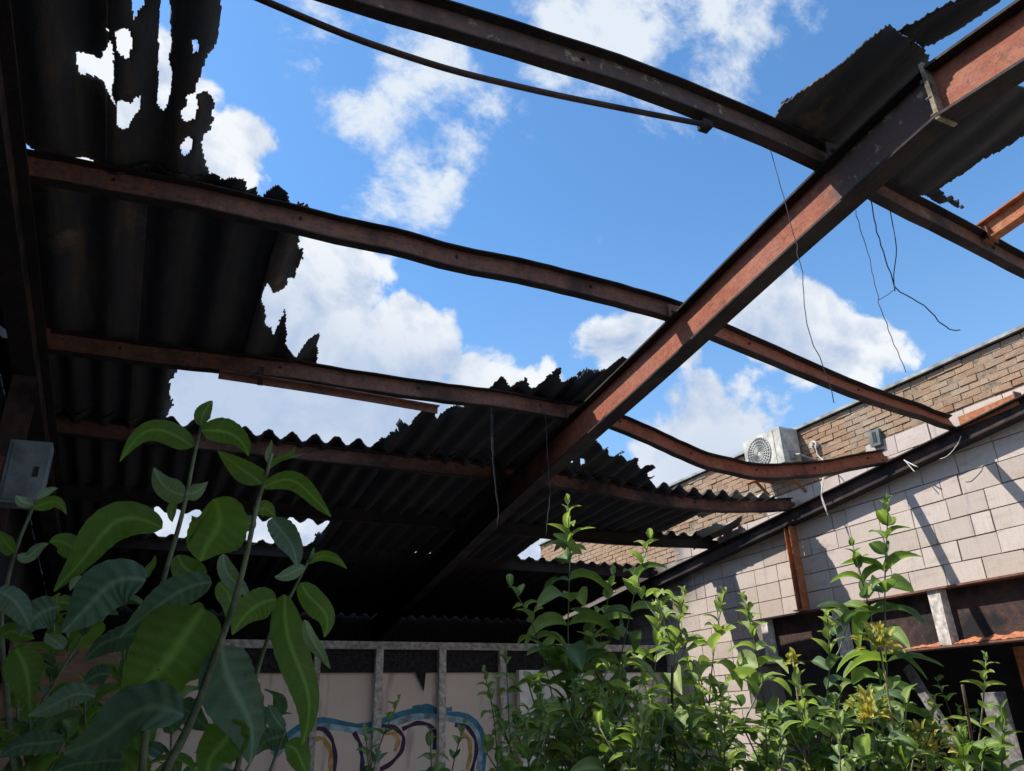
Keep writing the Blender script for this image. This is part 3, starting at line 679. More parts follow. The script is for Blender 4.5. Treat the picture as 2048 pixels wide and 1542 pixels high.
hEF = [[(308, 1014), (660, 1041), (604, 1108), (590, 1125), (300, 1110)], [(1082, 1070), (1120, 1070), (1200, 1075), (1500, 1095), (1500, 1170), (1010, 1145), (1018, 1116)]]
roofing('corrugated_roofing', 'sooty sheets between two small sky slots above the partition', None, (yE-.05, yF+.0), (XLW, XR), hEF, dx=.022, dy=.05, lap=-.042)
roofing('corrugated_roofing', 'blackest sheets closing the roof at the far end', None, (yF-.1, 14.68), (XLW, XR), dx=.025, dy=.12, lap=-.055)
polyR = [(1546, 243), (1552, 225), (1570, 205), (1610, 175), (1660, 140), (1730, 95), (1800, 40), (1801, 68), (1815, 72), (1850, 108), (1858, 135), (1880, 130), (1960, 90), (2200, 0), (2200, 160), (2048, 268), (1960, 325), (1880, 382), (1905, 404), (1945, 436), (1935, 470), (1850, 440), (1760, 430), (1690, 440), (1600, 360)]
roofing('corrugated_roofing', 'torn dark sheet left over the apex where rafter and purlin cross', polyR, (RIDGE+.0, pA[5][1]+.16), (2.5, 5.6), amp=.016, thick=.016, dx=.010, dy=.013, mats=['sheet_ochre', 'sheet_soot'], edge=.012)
polyR2 = [(1562, 226), (1600, 196), (1670, 150), (1745, 100), (1790, 66), (1835, 112), (1850, 150), (1960, 110), (2200, 20), (2200, 120), (2048, 236), (1950, 300), (1850, 372), (1760, 400), (1690, 410), (1610, 330)]
roofing('corrugated_roofing', 'second charred sheet lying on top of the torn apex sheet', polyR2, (RIDGE+.02, pA[5][1]+.05), (2.5, 5.6), amp=.012, pitch=.45, thick=.016, dx=.012, dy=.016, mats=['sheet_soot', 'sheet_ochre'], edge=.02, lap=.045, sagf=.04)
polyT = [(1800, 60), (1850, 33), (1900, 10), (1960, -12), (2200, -110), (2200, -60), (2010, -5), (1930, 62), (1880, 84), (1848, 96), (1825, 90)]
roofing('ridge_flashing', 'dark ridge flashing strip beyond the apex at top right', polyT, (.3, RIDGE+.06), (2.5, 5.0), rear=True, amp=.01, dx=.016, dy=.02, edge=.01, lap=.02)
roofing('corrugated_roofing', 'sheets on the rear slope above and behind the camera, left side', None, (-4.5, RIDGE), (XLW, .15), rear=True, dx=.03, dy=.15)  # out-of-view sheets added on the rear slope to shade the near left shrub
# ------------------------------------------------------------------ air conditioner and fittings
ac = thing('air_conditioner', 'white outdoor air conditioner unit fixed high on the brick wall', 'air conditioner')
X0, X1 = XW-.36, XW-.04
a = on_x((1486, 888), X0); b = on_x((1563, 925), X0)
y1, y0 = a[1], on_x((1562, 880), X0)[1]; zt_ = on_x((1561, 851), X0)[2]; zb_ = on_x((1572, 922), X0)[2]
MB().box((X0, y0, zb_), (X1, y1, zt_), .003).build('casing', 'ac_white', ac)
MB().box((X0+.02, y0-.006, zb_+.03), (X1-.02, y0-.0005, zt_-.03)).build('side_panel', 'ac_side', ac)
fy = y1-.29; fz = (zt_+zb_)/2; R_ = min(.235, (zt_-zb_)/2-.02)
MB().tube([(X0-.004, fy, fz), (X0-.0006, fy, fz)], R_, 32).build('fan_opening', 'ac_grey', ac)
gr = MB()
for i in range(5):
    q = R_*(i+1)/5.2; ring = [(X0-.010, fy+q*math.cos(t), fz+q*math.sin(t)) for t in np.linspace(0, 2*math.pi, 29)]
    gr.sweep([(-.0065, -.004), (.0065, -.004), (.0065, .004), (-.0065, .004)], ring, up=(1, 0, 0), cap=False)
for t in np.linspace(0, 2*math.pi, 29)[:-1]:
    gr.tube([(X0-.015, fy+.03*math.cos(t), fz+.03*math.sin(t)), (X0-.015, fy+R_*math.cos(t), fz+R_*math.sin(t))], .006, 4)
gr.tube([(X0-.012, fy, fz), (X0-.005, fy, fz)], .05, 12)
gr.build('fan_grille', 'ac_side', ac)
MB().box((X0-.0035, fy-.31, zb_+.015), (X0-.0005, fy-.305, zt_-.015)).build('panel_seam', 'ac_dark', ac)
m = MB().box((X0+.03, y0+.05, zb_-.04), (X1-.03, y0+.1, zb_-.001)); m.box((X0+.03, y1-.1, zb_-.04), (X1-.03, y1-.05, zb_-.001)); m.build('feet', 'ac_dark', ac)
m = MB().box((X0+.10, y0-.05, zb_+.05), (X0+.20, y0-.007, zb_+.16)); m.tube([(X0+.15, y0-.05, zb_+.1), (X0+.15, y0-.13, zb_+.08), (X0+.28, y0-.17, zb_+.02), (XW-.012, y0-.2, zb_)], .016, 8); m.build('valve', 'ac_grey', ac)
br = thing('ac_bracket', 'rusty wall bracket carrying the air conditioner', 'bracket')
for y in (y0+.075, y1-.075):
    m = MB().box((X0+.0, y-.025, zb_-.085), (XW-.001, y+.025, zb_-.041)); m.sweep([(-.015, -.015), (.015, -.015), (.015, .015), (-.015, .015)], [(X0+.06, y, zb_-.09), (XW-.004, y, zb_-.36)], up=(0, 1, 0)); m.build('arm', 'steel_orange', br)
MB().box((X0-.02, y0-.06, zb_-.1), (X0+.03, y1+.05, zb_-.087)).build('rail', 'steel_orange', br)
fit = thing('bulkhead_lamp', 'small cream lamp fitting on the brick right of the air conditioner', 'lamp')
a = on_x((1625, 889), XW-.06); MB().tube([(XW-.001, a[1], a[2]), (XW-.05, a[1], a[2])], .055, 12).build('base', 'white_cable', fit); MB().tube([(XW-.05, a[1], a[2]), (XW-.09, a[1], a[2])], .035, 10).build('bulb', 'ac_white', fit)
bx = thing('junction_box', 'small dark junction box on the brick near the straight purlin', 'box')
a = on_x((1752, 876), XW-.03); MB().box((XW-.06, a[1]-.07, a[2]-.1), (XW-.001, a[1]+.07, a[2]+.1), .01).build('box', 'grey_box', bx); MB().box((XW-.065, a[1]-.03, a[2]-.06), (XW-.0605, a[1]+.02, a[2]+.07)).build('cover', 'ac_dark', bx)
box = thing('electrical_box', 'grey metal electrical box mounted in shade at the left edge', 'box')
a, b = on_y((35, 878), 5.2), on_y((103, 1000), 5.2)
zlo, zhi = on_y((60, 1008), 5.2)[2], on_y((70, 882), 5.2)[2]; xa, xb = on_y((8, 940), 5.2)[0], on_y((92, 940), 5.2)[0]
MB().box((xa, 5.2, zlo), (xb, 5.36, zhi), .004).build('case', 'grey_box', box)
MB().box((xa+.02, 5.19, zlo+.02), (xb-.02, 5.1995, zhi-.02), .002).build('door', 'grey_box', box)
MB().box((xb-.06, 5.178, (zlo+zhi)/2-.03), (xb-.035, 5.1895, (zlo+zhi)/2+.03)).build('latch', 'ac_dark', box)
MB().box((-1.349, 5.24, zlo+.1), (xa-.0005, 5.32, zhi-.1)).build('wall_arm', 'steel_brown', box)
# ------------------------------------------------------------------ wires
def wire(label, pts, r, mat, name='hanging_wire', n=26, wob=.004, extra=()):
    t = thing(name, label, 'wire', 'loose wires')
    P = dense(pts, n)
    for i, p in enumerate(P[1:-1]): p += rng.normal(0, wob, 3)*V(1, .6, .3)
    MB().tube(P, r, 5).build('strand', mat, t, True)
    for e_ in extra:
        Q = dense(e_, 12); MB().tube(Q, r*.9, 5).build('strand', mat, t, True)
yA = pA[5][1]; yB = pB[3][1]
wire('long kinked wire hanging in front of the straight purlin', [on_y(p, yA-.02) for p in ((1541, 300), (1572, 410), (1600, 520), (1612, 600), (1608, 640), (1640, 715), (1662, 770), (1668, 806))], .0024, 'dark_wire')
wire('forked dark wire with a curled end below the apex sheet', [on_y(p, yA-.03) for p in ((1742, 400), (1755, 470), (1775, 530), (1790, 580), (1840, 605), (1870, 630), (1890, 658), (1920, 660))], .0035, 'dark_wire', extra=[[on_y(p, yA-.03) for p in ((1780, 420), (1795, 500), (1785, 560), (1790, 582))]])
wire('fine grey wire swaying left of the forked wire', [on_y(p, yA-.02) for p in ((1712, 420), (1730, 490), (1745, 540), (1757, 600), (1765, 630), (1790, 690), (1812, 745))], .0022, 'dark_wire', extra=[[on_y(p, yA-.02) for p in ((1757, 600), (1775, 590), (1790, 578))]])
wire('pair of thin wires dangling before the dark sheets, lower one', [on_y(p, yC-.1) for p in ((982, 815), (983, 880), (988, 950), (994, 1000), (998, 1022), (994, 1052))], .0036, 'dark_wire', extra=[[on_y(p, yC-.1) for p in ((985, 830), (986, 900), (990, 960), (998, 1020))]])
wire('thin wire dangling just left of the main rafter foot', [on_y(p, yC-.1) for p in ((1091, 820), (1093, 880), (1097, 940), (1100, 990), (1094, 1040), (1092, 1070))], .0036, 'dark_wire')
wire('white cable looping from the lamp fitting down past the buckled purlin', [on_x(p, XW-.16) for p in ((1630, 890), (1634, 912), (1650, 922), (1652, 925))] + [on_x(p, XR-.1) for p in ((1648, 960), (1642, 995), (1648, 1010), (1656, 1032))], .007, 'white_cable', extra=[[on_x(p, XR-.1) for p in ((1646, 955), (1642, 990), (1652, 1015), (1654, 1025))]])
wire('frayed white cable end draped over the wall rafter', [on_x(p, XR-.09) for p in ((1808, 920), (1822, 928), (1836, 934))], .007, 'white_cable', n=8, extra=[[on_x(p, XR-.09) for p in ((1810, 921), (1826, 940), (1830, 944))]])
wire('thin cable trailing from the channel offcut down the block wall', [on_x(p, XR-.09) for p in ((1922, 872), (1915, 890), (1903, 905), (1893, 915), (1880, 918))], .004, 'white_cable', n=12)
# ------------------------------------------------------------------ plants
def leaf_grid(nt, ns, fold, curl, ripple, seed, serr=.06, nv=8):
    """unit leaf: t along, s across; returns (t, s, half width, lift, vein)"""
    r_ = random.Random(seed); ph = r_.uniform(0, 6)
    T = np.linspace(0, 1, nt); S = np.linspace(-1, 1, ns)
    t, s = np.meshgrid(T, S, indexing='ij')
    hw = (np.clip(t, 0, 1)**.52)*((1-t)**.82); hw = hw/hw.max()
    hw = hw*(1+serr*np.sin(t*nv*2*math.pi*1.5+ph)*(np.abs(s) > .9)) + .012 + .05*np.sin(t*9+ph*2)*hw*np.sign(s)*(np.abs(s) > .5)
    lift = fold*np.abs(s)*hw + curl*(np.abs(s)**2)*hw + ripple*(.5+np.abs(np.sin(t*4+ph*1.7)))*np.sin(2*math.pi*(t*nv-np.abs(s)*.9)+1.3*np.sin(t*7+ph+s))*hw*np.abs(s)**.5 + .10*np.sin(t*5+ph)*s*hw
    side = np.clip(np.cos(2*math.pi*(t*nv-np.abs(s)*.9+.25)), 0, 1)**6
    vein = np.clip(np.exp(-(np.abs(s)*hw/.07)**2) + .22*side*(t > .05), 0, 1)
    return t, s, hw, lift, vein
def leaf_mesh(P, T, W, Nn, g, halfw, name='leaf'):
    t, s, hw, lift, vein = g; nt, ns = t.shape
    vs = P[:, None, :] + W[:, None, :]*(s*hw*halfw)[:, :, None] + Nn[:, None, :]*(lift*halfw)[:, :, None]
    fs = [(i*ns+j, i*ns+j+1, (i+1)*ns+j+1, (i+1)*ns+j) for i in range(nt-1) for j in range(ns-1)]
    m = bpy.data.meshes.new(name); m.from_pydata(vs.reshape(-1, 3).tolist(), [], fs); m.update()
    m.polygons.foreach_set('use_smooth', [True]*len(m.polygons))
    at_ = m.attributes.new('vein', 'FLOAT', 'POINT'); at_.data.foreach_set('value', vein.reshape(-1).astype(np.float32))
    return m
# shared leaves for the mid-distance shrubs: along +X, lying in XY, z up
SHARED = []
for i in range(8):
    nt, ns = 9, 5
    g_ = leaf_grid(nt, ns, .25+.2*(i % 3), .15, .05, i, serr=.08, nv=5)
    t = np.linspace(0, 1, nt); dr = (.10, .28, .5, .2, .38, .05, .6, .3)[i]
    P = np.stack([t*(1-.25*dr*t), .05*np.sin(t*3+i)*(1 if i % 2 else -1), .10*np.sin(t*math.pi)-dr*t**2], 1)
    T = np.gradient(P, axis=0); T /= np.linalg.norm(T, axis=1)[:, None]
    W = np.tile(V(0, 1, 0), (nt, 1)); Nn = np.cross(T, W)
    SHARED.append(leaf_mesh(P, T, W, Nn, g_, (.22, .25, .21, .27, .20, .24, .22, .19)[i]))
LEAFV = {}
def leafvar(i, mat):
    if (i, mat) not in LEAFV:
        m = SHARED[i].copy(); m.materials.append(MAT[mat]); LEAFV[(i, mat)] = m
    return LEAFV[(i, mat)]
def put_leaf(parent, p, d, size, mat, i=None, roll=None):
    d = np.array(d, float); d /= np.linalg.norm(d)
    z = V(0, 0, 1)-d*d[2]
    if np.linalg.norm(z) < .15: z = V(random.uniform(-1, 1), random.uniform(-1, 1), .1)
    z /= np.linalg.norm(z); y = np.cross(z, d); a = random.gauss(0, .35) if roll is None else roll
    y, z = y*math.cos(a)+z*math.sin(a), z*math.cos(a)-y*math.sin(a)
    o = link('leaf', leafvar(random.randrange(8) if i is None else i, mat), parent)
    Mx = Matrix.Identity(4)
    for q in range(3): Mx[q][0] = d[q]*size; Mx[q][1] = y[q]*size; Mx[q][2] = z[q]*size; Mx[q][3] = p[q]
    o.matrix_local = Mx
    return o
def shoot(parent, P, leaf, gap, r0, mats, tipmat, stemmat, start=0., droop=.0, side=0., budget=None, az0=None):
    """one leafy stem along points P: opposite pairs turning a quarter each node, small upright leaves at the tip"""
    P = dense(P, 24); L = np.r_[0, np.cumsum(np.linalg.norm(np.diff(np.array(P), axis=0), axis=1))]; tot = L[-1]
    MB().tube(P, r0, 6, taper=[1-.72*(l/tot) for l in L]).build('stem', stemmat, parent, True)
    def pos(l): return np.array([np.interp(l, L, np.array(P)[:, i]) for i in range(3)])
    l = tot; az = random.uniform(0, 6.28) if az0 is None else az0; k = 0
    while l > start*tot and l > .03:
        u = (tot-l)
        size = leaf*min(1, .30+u/(leaf*2.6))*random.uniform(.8, 1.15)
        el = math.radians(72-min(68, u/leaf*34)+random.gauss(0, 8)) - droop
        p = pos(l)
        for sg in (0, math.pi):
            if random.random() < .06 and k > 2: continue
            a = az+sg+random.gauss(0, .2)
            d = V(math.cos(a)*math.cos(el), math.sin(a)*math.cos(el), math.sin(el))
            put_leaf(parent, p, d, size*random.uniform(.85, 1.1), tipmat if u < leaf*.9 else random.choice(mats))
        if side and k > 3 and random.random() < side:
            a = az+1.57; d = V(math.cos(a), math.sin(a), .9); d /= np.linalg.norm(d); s_ = random.uniform(.10, .24)
            Q = [p, p+d*s_*.5+V(0, 0, .02), p+d*s_+V(0, 0, .07)]
            MB().tube(Q, r0*.4, 5).build('twig', stemmat, parent, True)
            for e_ in range(3):
                for sg in (0, math.pi):
                    a2 = random.uniform(0, 6.28)+sg; el2 = math.radians(random.uniform(15, 65))
                    put_leaf(parent, Q[-1]-d*s_*.25*e_, V(math.cos(a2)*math.cos(el2), math.sin(a2)*math.cos(el2), math.sin(el2)), leaf*random.uniform(.4, .7), random.choice(mats+[tipmat]))
        l -= gap*(.45+min(1, u/(leaf*2))*.55)*random.uniform(.85, 1.15); az += math.pi/2+random.gauss(0, .2); k += 1
def shrub(name, label, stems, leaf, gap, mats=('leaf_sun',), tipmat='leaf_young', r0=.008, stemmat='stem_green', cat='shrub', group=None, base_spread=.25, side=.3):
    """stems: (tip pixel, depth, waypoint pixels) - each stem rises from the floor below its lowest waypoint"""
    t = thing(name, label, cat, group); c = None
    for tip, dep, way in stems:
        pts = [at(tip, dep)] + [at(w, dep) for w in way]
        low = pts[-1]
        if c is None: c = low.copy()
        base = V(low[0]*.6+c[0]*.4+random.gauss(0, .05), low[1]*.6+c[1]*.4+random.gauss(0, .05), 0)
        lift = (low+base)/2; lift[:2] = low[:2]*.7+base[:2]*.3
        P = [base, lift] + pts[::-1]
        tot = sum(np.linalg.norm(P[i+1]-P[i]) for i in range(len(P)-1))
        shoot(t, P, leaf, gap, r0, list(mats), tipmat, stemmat, start=max(0, 1-1.35/tot), side=side)
    return t
shrub('buddleia_shrub', 'tall sunlit green shrub in the middle in front of the partition', [
    ((1136, 1008), 3.8, [(1140, 1130), (1134, 1290), (1150, 1480)]), ((1300, 1078), 3.85, [(1268, 1180), (1240, 1330), (1190, 1500)]),
    ((1022, 1172), 3.75, [(1065, 1235), (1090, 1330), (1130, 1500)]), ((1225, 1150), 4.0, [(1210, 1230), (1190, 1330), (1180, 1500)]),
    ((1250, 1330), 3.5, [(1230, 1420), (1215, 1520)]), ((1320, 1225), 4.1, [(1310, 1350), (1280, 1500)])], .23, .125, ('leaf_sun', 'leaf_sun', 'leaf_top', 'leaf_young'), side=.15)
shrub('buddleia_shrub', 'tall slender shoot rising before the block wall right of the rust post', [
    ((1777, 1004), 3.3, [(1772, 1090), (1768, 1200), (1775, 1400), (1790, 1530)]), ((1706, 1092), 3.35, [(1725, 1160), (1748, 1250), (1765, 1400)])], .20, .10, ('leaf_sun', 'leaf_top'), 'leaf_sun', side=.15)
shrub('buddleia_shrub', 'bright yellow-green shoots in front of the pier left of the girder', [
    ((1368, 1192), 3.4, [(1352, 1270), (1345, 1380), (1335, 1520)]), ((1449, 1190), 3.6, [(1430, 1270), (1420, 1380), (1410, 1520)]), ((1490, 1205), 3.2, [(1512, 1290), (1528, 1400), (1545, 1520)])], .17, .09, ('leaf_sun', 'leaf_young', 'leaf_young'))
shrub('buddleia_shrub', 'broad-leaved bluish green shrub below the middle of the girder', [
    ((1655, 1236), 3.0, [(1664, 1300), (1655, 1380), (1640, 1520)]), ((1600, 1370), 2.9, [(1612, 1440), (1620, 1530)]), ((1720, 1390), 3.1, [(1730, 1460), (1735, 1530)])], .21, .10, ('leaf_top', 'leaf_sun', 'leaf_top'))
shrub('buddleia_shrub', 'small bright tuft of shoots in front of the dark opening at right', [
    ((1972, 1322), 3.0, [(1970, 1380), (1962, 1450), (1950, 1530)]), ((1870, 1400), 3.2, [(1862, 1470), (1850, 1530)])], .14, .08, ('leaf_sun', 'leaf_young'))
shrub('buddleia_shrub', 'dark leafy plant in the bottom right corner', [((2010, 1440), 2.6, [(2005, 1500), (2000, 1560)]), ((1925, 1470), 2.7, [(1925, 1510), (1930, 1560)])], .19, .09, ('leaf_top', 'leaf_sun'), 'leaf_sun')
shrub('buddleia_shrub', 'low bright undergrowth along the bottom right of centre', [
    ((1385, 1400), 2.9, [(1380, 1460), (1375, 1540)]), ((1450, 1420), 2.8, [(1450, 1480), (1445, 1550)]), ((1310, 1420), 2.9, [(1305, 1480), (1300, 1550)]), ((1530, 1440), 2.7, [(1535, 1490), (1535, 1550)]), ((1800, 1440), 2.9, [(1795, 1490), (1795, 1550)]), ((1680, 1450), 2.6, [(1680, 1500), (1680, 1560)])], .16, .07, ('leaf_sun', 'leaf_young', 'leaf_top'), side=.6)
shrub('buddleia_shrub', 'low bright undergrowth at the bottom below the tall middle shrub', [
    ((1080, 1370), 3.0, [(1085, 1440), (1090, 1540)]), ((1150, 1380), 3.1, [(1150, 1450), (1150, 1540)]), ((1210, 1400), 2.9, [(1210, 1460), (1210, 1540)]), ((1050, 1440), 2.8, [(1055, 1480), (1060, 1550)]), ((1270, 1440), 2.8, [(1265, 1490), (1260, 1550)])], .15, .07, ('leaf_sun', 'leaf_young', 'leaf_sun'), side=.6)
shrub('young_plant', 'thin young plant with upright leaves before the graffiti, left of its taller stud', [
    ((798, 1400), 3.2, [(775, 1450), (745, 1520)]), ((730, 1465), 3.1, [(735, 1500), (740, 1545)])], .12, .10, ('leaf_sun', 'leaf_top'), cat='plant', side=0)
shrub('young_plant', 'thin young plant before the right end of the graffiti', [
    ((930, 1448), 3.2, [(915, 1490), (900, 1545)]), ((860, 1470), 3.0, [(862, 1510), (865, 1550)])], .13, .09, ('leaf_sun', 'leaf_top'), cat='plant', side=0)
shrub('young_plant', 'young shoots half hiding the grey stud right of the graffiti', [((968, 1345), 3.5, [(985, 1400), (995, 1500)]), ((1010, 1295), 3.7, [(1015, 1360), (1020, 1500)])], .11, .085, ('leaf_sun', 'leaf_young'), cat='plant', side=.2)
def weeds(label, x0, x1, ytop, dep, n, leaf, mats, tip):
    st_ = []
    for i in range(n):
        x = x0+(x1-x0)*(i+.5)/n + random.uniform(-14, 14); y = ytop+random.uniform(-30, 60); d = dep*random.uniform(.92, 1.08); lean = random.uniform(-28, 28)
        st_.append(((x+lean, y), d, [(x+lean*.4, (y+1560)/2), (x, 1565)]))
    return shrub('weed_clump', label, st_, leaf, leaf*.62, mats, tip, r0=.004, stemmat='stem_brown', cat='weeds', group='tangled low weeds', side=.35)
weeds('tangled fine-leaved weeds at the bottom below the rendered pier', 1030, 1260, 1400, 3.3, 6, .095, ('leaf_sun', 'leaf_young', 'leaf_sun', 'leaf_yellow'), 'leaf_young')
weeds('tangled fine-leaved weeds at the bottom in front of the sunlit pier blocks', 1270, 1500, 1390, 3.2, 6, .09, ('leaf_young', 'leaf_sun', 'leaf_sun'), 'leaf_young')
weeds('tangled fine-leaved weeds at the bottom under the girder', 1510, 1760, 1430, 3.0, 8, .10, ('leaf_top', 'leaf_sun', 'leaf_young'), 'leaf_sun')
weeds('tangled weeds at the bottom around the leaning timber', 1770, 1960, 1450, 3.1, 6, .09, ('leaf_top', 'leaf_sun', 'leaf_yellow'), 'leaf_sun')
for lab, pts in (('bare brown twig crossing the tall middle shrub', ((1222, 1400), (1190, 1340), (1265, 1470), (1285, 1560))), ('bare tan stem standing right of the middle shrub', ((1345, 1330), (1340, 1400), (1350, 1480), (1350, 1560))), ('bare dead twig leaning beside the upright board', ((1925, 1370), (1935, 1420), (1945, 1480), (1950, 1560)))):
    P = [at(p, 3.0) for p in sorted(pts, key=lambda q: q[1])]; P.append(V(P[-1][0], P[-1][1], 0))
    t = thing('dead_twig', lab, 'twig', 'dead twigs'); MB().tube(dense(P, 20), .006, 6).build('stem', 'stem_brown', t, True)
    for k in (4, 8, 11):
        Q = dense(P, 20)[k]; d = V(random.uniform(-1, 1), random.uniform(-.5, .5), .8)
        MB().tube([Q, Q+d*.07+V(0, 0, .01), Q+d*.14], .003, 5).build('side_twig', 'stem_brown', t, True)
# dry seed heads
for lab, (px, py), n in (('yellow dried seed head in front of the girder', (1757, 1278), 60), ('pale dried seed head above the right undergrowth', (1740, 1420), 60), ('dried flower spray at the bottom right near the board', (1845, 1485), 70), ('small yellow bud spike before the girder end', (1585, 1310), 18)):
    t = thing('dry_flower', lab, 'dried flower', 'dried seed heads'); p = at((px, py), 3.05)
    MB().tube(dense([V(p[0]+.02, p[1]+.03, 0), p-V(.03, 0, .5), p], 14), .004, 5).build('stem', 'dry_stem', t, True)
    for i in range(n):
        a = random.uniform(0, 6.28); el = random.uniform(-.3, 1.4); s_ = random.uniform(.0, .09 if n > 20 else .03)
        d = V(math.cos(a)*math.cos(el), math.sin(a)*math.cos(el), math.sin(el))
        put_leaf(t, p+d*s_-V(0, 0, .03), d, random.uniform(.025, .05), 'leaf_yellow' if random.random() < .75 else 'leaf_young', i=5)
# the near shrub on the left, leaf by leaf (coordinates read from an enlargement of the photograph)
hero = thing('buddleia_shrub', 'big-leaved shrub close to the camera in shade at lower left', 'shrub')
ZH = lambda p: (p[0]/1.971, 760+p[1]/1.971)
HD = 1.45
def hstem(pts, dep, r0, mat='stem_green'):
    P = [at(ZH(p), dep) for p in pts]; n = 22; P = dense(P, n)
    MB().tube(P, r0, 8, taper=[1-.6*i/(n-1) for i in range(n)]).build('stem', mat, hero, True)
b0 = at(ZH((640, 1560)), HD); gb = V(b0[0]-.12, b0[1]+.02, 0)
P = dense([gb, gb*.45+b0*.55+V(-.02, 0, 0), b0], 8); MB().tube(P, .0095, 8).build('stem', 'stem_brown', hero, True)
hstem([(640, 1560), (740, 1380), (800, 1230), (850, 1080), (890, 980), (930, 860), (970, 700), (1000, 560), (1020, 440), (1060, 360), (1072, 290)], HD, .0085)
hstem([(560, 1560), (590, 1200), (620, 900), (640, 790), (700, 600), (735, 470), (755, 340), (775, 250), (795, 175), (805, 130)], HD+.06, .0075)
hstem([(60, 1560), (10, 1100), (0, 900), (20, 830), (55, 680), (100, 570), (130, 500), (145, 470)], HD+.1, .007)
hstem([(930, 1560), (1000, 1200), (1040, 1060), (1080, 950), (1150, 850), (1180, 780), (1210, 720), (1235, 680)], HD+.12, .006)
hstem([(1060, 1560), (1100, 1440), (1125, 1380)], HD+.1, .004)
def hleaf(b, t, w, mat, arch=(0, 0), dd=0., tilt=0., ripple=.03, fold=.15, dz=(0, 0), seed=None):
    """leaf from base to tip; w width in enlargement pixels, arch = bow of the midrib, tilt = turn about the midrib"""
    n, ns = 48, 11; d0, d1 = HD+dd+dz[0], HD+dd+dz[1]
    b, t = V(*b), V(*t); tt = np.linspace(0, 1, n)
    perp = V(-(t-b)[1], (t-b)[0])*random.Random(int(b[1]+t[0])).uniform(-.07, .07)
    px = perp[None]*(np.sin(tt*2*math.pi))[:, None] + b[None]*(1-tt)[:, None] + t[None]*tt[:, None] + V(*arch)[None]*(4*tt*(1-tt))[:, None]
    dep = d0*(1-tt)+d1*tt
    P = np.array([at(ZH(p), q) for p, q in zip(px, dep)])
    T = np.gradient(P, axis=0); T /= np.linalg.norm(T, axis=1)[:, None]
    view = P-EYE; view /= np.linalg.norm(view, axis=1)[:, None]
    W = np.cross(T, view); W /= np.linalg.norm(W, axis=1)[:, None]
    Nn = np.cross(W, T)
    if (Nn @ np.array([0, 0, 1])).mean() < 0: Nn = -Nn; 
    r_ = random.Random(int(b[0]*3+t[1]*5)); tl = tilt + r_.uniform(-.55, .55)*np.linspace(-.4, 1, n) + .18*np.sin(np.linspace(0, 5, n)+r_.uniform(0, 6))
    W2 = W*np.cos(tl)[:, None]+Nn*np.sin(tl)[:, None]; N2 = np.cross(T, W2)
    if (N2 @ np.array([0, 0, 1])).mean() < 0: N2 = -N2
    halfw = w/1.971*(d0+d1)/2/FPX/2/max(.4, math.cos(tilt))
    g_ = leaf_grid(n, ns, fold, .05, ripple, seed if seed is not None else int(b[0]*7+t[1]), serr=.018, nv=8)
    m = leaf_mesh(P, T, W2, N2, g_, halfw); m.materials.append(MAT[mat])
    return link('leaf', m, hero)
U, D_, PL = 'leaf_under', 'leaf_blue', 'leaf_pale'
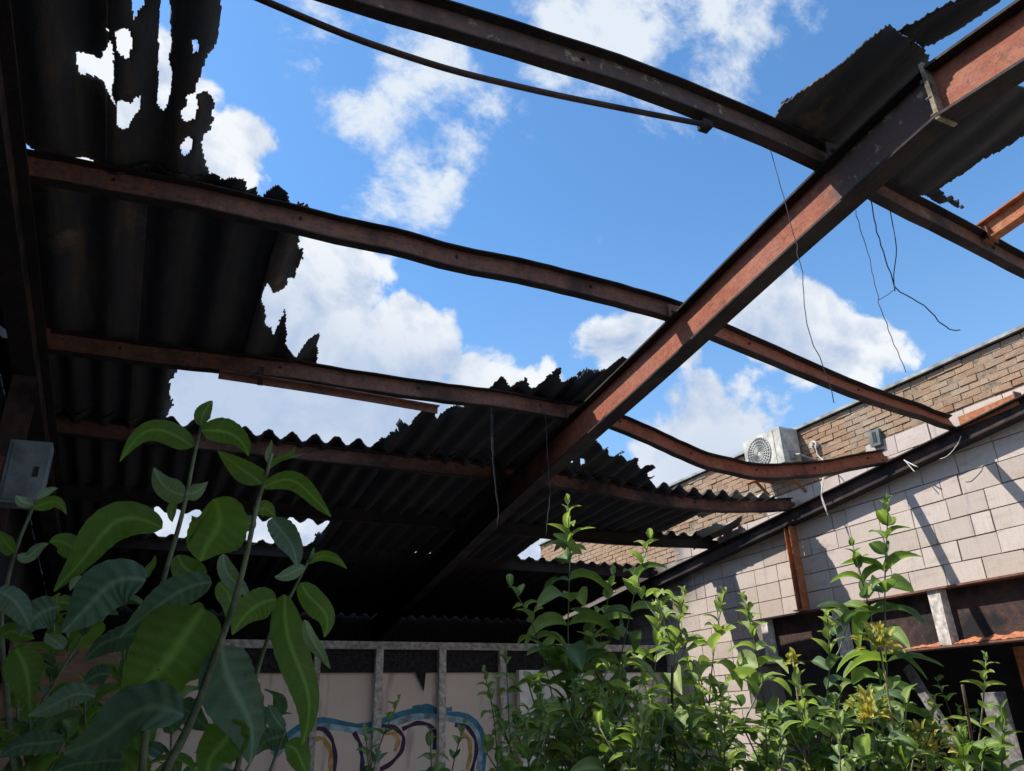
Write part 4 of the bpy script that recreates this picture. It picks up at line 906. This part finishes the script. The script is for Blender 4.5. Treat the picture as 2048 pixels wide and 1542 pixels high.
H = [((795, 180), (838, 82), 62, U, (-12, -5)), ((757, 265), (472, 322), 92, U, (20, -95)), ((795, 200), (978, 300), 100, U, (25, -35)),
     ((1030, 412), (858, 280), 92, U, (30, 22)), ((1038, 425), (1305, 540), 76, U, (15, -65)), ((732, 455), (606, 345), 92, PL, (-15, 25)), ((732, 450), (820, 400), 58, PL, (5, 12)),
     ((735, 660), (850, 462), 10, U, (0, 0)), ((840, 470), (790, 715), 215, U, (30, 10)), ((640, 585), (212, 835), 150, U, (-20, -105)), ((320, 690), (195, 640), 90, U, (0, -20)),
     ((575, 790), (245, 995), 190, D_, (-15, -55)), ((835, 800), (470, 1015), 125, D_, (10, -45)), ((800, 900), (470, 1255), 300, U, (30, 20)), ((870, 1050), (985, 1515), 215, D_, (20, -10)),
     ((1120, 845), (1190, 1440), 135, U, (25, -5)), ((1090, 865), (915, 1005), 125, U, (-10, -30)), ((1185, 800), (1278, 1015), 95, U, (25, -15)), ((1200, 945), (1302, 1138), 50, PL, (-5, 15)),
     ((1215, 725), (1368, 745), 42, U, (0, -40)), ((1205, 740), (1082, 775), 52, PL, (0, 5)), ((1005, 530), (1085, 545), 62, U, (0, -30)), ((1070, 545), (1168, 745), 95, D_, (15, -15)),
     ((880, 685), (985, 865), 66, PL, (-15, 15)), ((-20, 830), (115, 985), 95, D_, (20, -20)), ((225, 895), (80, 1010), 130, D_, (-10, -20)), ((60, 1060), (115, 1280), 140, U, (20, 0)),
     ((375, 1250), (110, 1325), 85, D_, (0, -25)), ((725, 1325), (250, 1475), 200, D_, (0, -55)), ((905, 1335), (820, 1560), 170, U, (0, 0)), ((1125, 1440), (1215, 1555), 95, U, (10, -10)), ((250, 1420), (-10, 1490), 90, D_, (0, -20)),
     ((132, 492), (62, 455), 44, PL, (-5, 8)), ((132, 502), (262, 530), 52, U, (0, -35)), ((148, 465), (228, 428), 30, PL, (0, -8)), ((58, 680), (-10, 590), 60, U, (0, 10)), ((68, 690), (192, 645), 48, PL, (0, 12)),
     ((1066, 330), (1070, 235), 26, PL, (-6, 0)), ((1062, 340), (1165, 262), 26, U, (8, 0)), ((1060, 350), (1205, 290), 10, PL, (0, -12)), ((800, 178), (852, 178), 16, U, (0, -8)), ((1215, 720), (1238, 660), 16, PL, (4, 0)),
     ((690, 480), (680, 560), 36, U, (-10, 0)), ((0, 1010), (135, 1020), 70, U, (0, -20)), ((580, 780), (610, 690), 30, U, (0, 0)), ((330, 800), (275, 830), 40, PL, (0, -20)), ((230, 880), (300, 900), 60, U, (0, -10)),
     ((1120, 1380), (1060, 1280), 60, D_, (-10, 0)), ((1130, 1390), (1010, 1480), 90, D_, (0, -20)), ((1010, 560), (930, 600), 60, PL, (0, -10)), ((540, 1000), (330, 1110), 100, D_, (0, -30)), ((640, 1010), (520, 960), 70, U, (0, -20)), ((430, 1160), (330, 1200), 80, D_, (0, -15)),
     ((860, 800), (900, 960), 90, U, (30, 0)), ((740, 900), (770, 960), 100, U, (10, 0)), ((250, 1060), (180, 1000), 60, PL, (0, 0)), ((690, 1300), (830, 1380), 90, D_, (0, -20)), ((830, 1130), (800, 1245), 120, U, (40, 0)),
     ((480, 1500), (200, 1555), 110, D_, (0, -20)), ((640, 1480), (560, 1450), 60, D_, (0, -10)), ((120, 1420), (-30, 1400), 80, U, (0, -20)), ((700, 690), (790, 790), 110, U, (10, 20))]
for i, (b, t, w, mt, arch) in enumerate(H):
    big = w > 90
    hleaf(b, t, w, mt, arch, dd=random.uniform(-.05, .09) + (.10 if i > 46 else 0), tilt=random.uniform(-.35, .35), ripple=.055 if mt == D_ else .022, fold=.12 if mt == U else .22, dz=(0, random.uniform(-.06, .05)), seed=i)
# further shoots behind the near shrub fill the lower left
shrub('buddleia_shrub', 'dim leafy shoots behind the near shrub at the bottom left', [
    ((110, 1225), 2.0, [(105, 1300), (100, 1400), (95, 1560)]), ((250, 1290), 1.9, [(245, 1350), (240, 1450), (235, 1560)]), ((30, 1320), 1.8, [(35, 1400), (40, 1560)]), ((350, 1330), 2.1, [(345, 1400), (340, 1560)]), ((170, 1390), 1.7, [(170, 1450), (170, 1560)]),
    ((60, 1440), 1.55, [(60, 1490), (60, 1560)]), ((290, 1440), 1.6, [(290, 1490), (285, 1560)]), ((440, 1420), 1.9, [(440, 1480), (435, 1560)])],
    .185, .085, ('leaf_top', 'leaf_under', 'leaf_top'), 'leaf_under', side=.15)
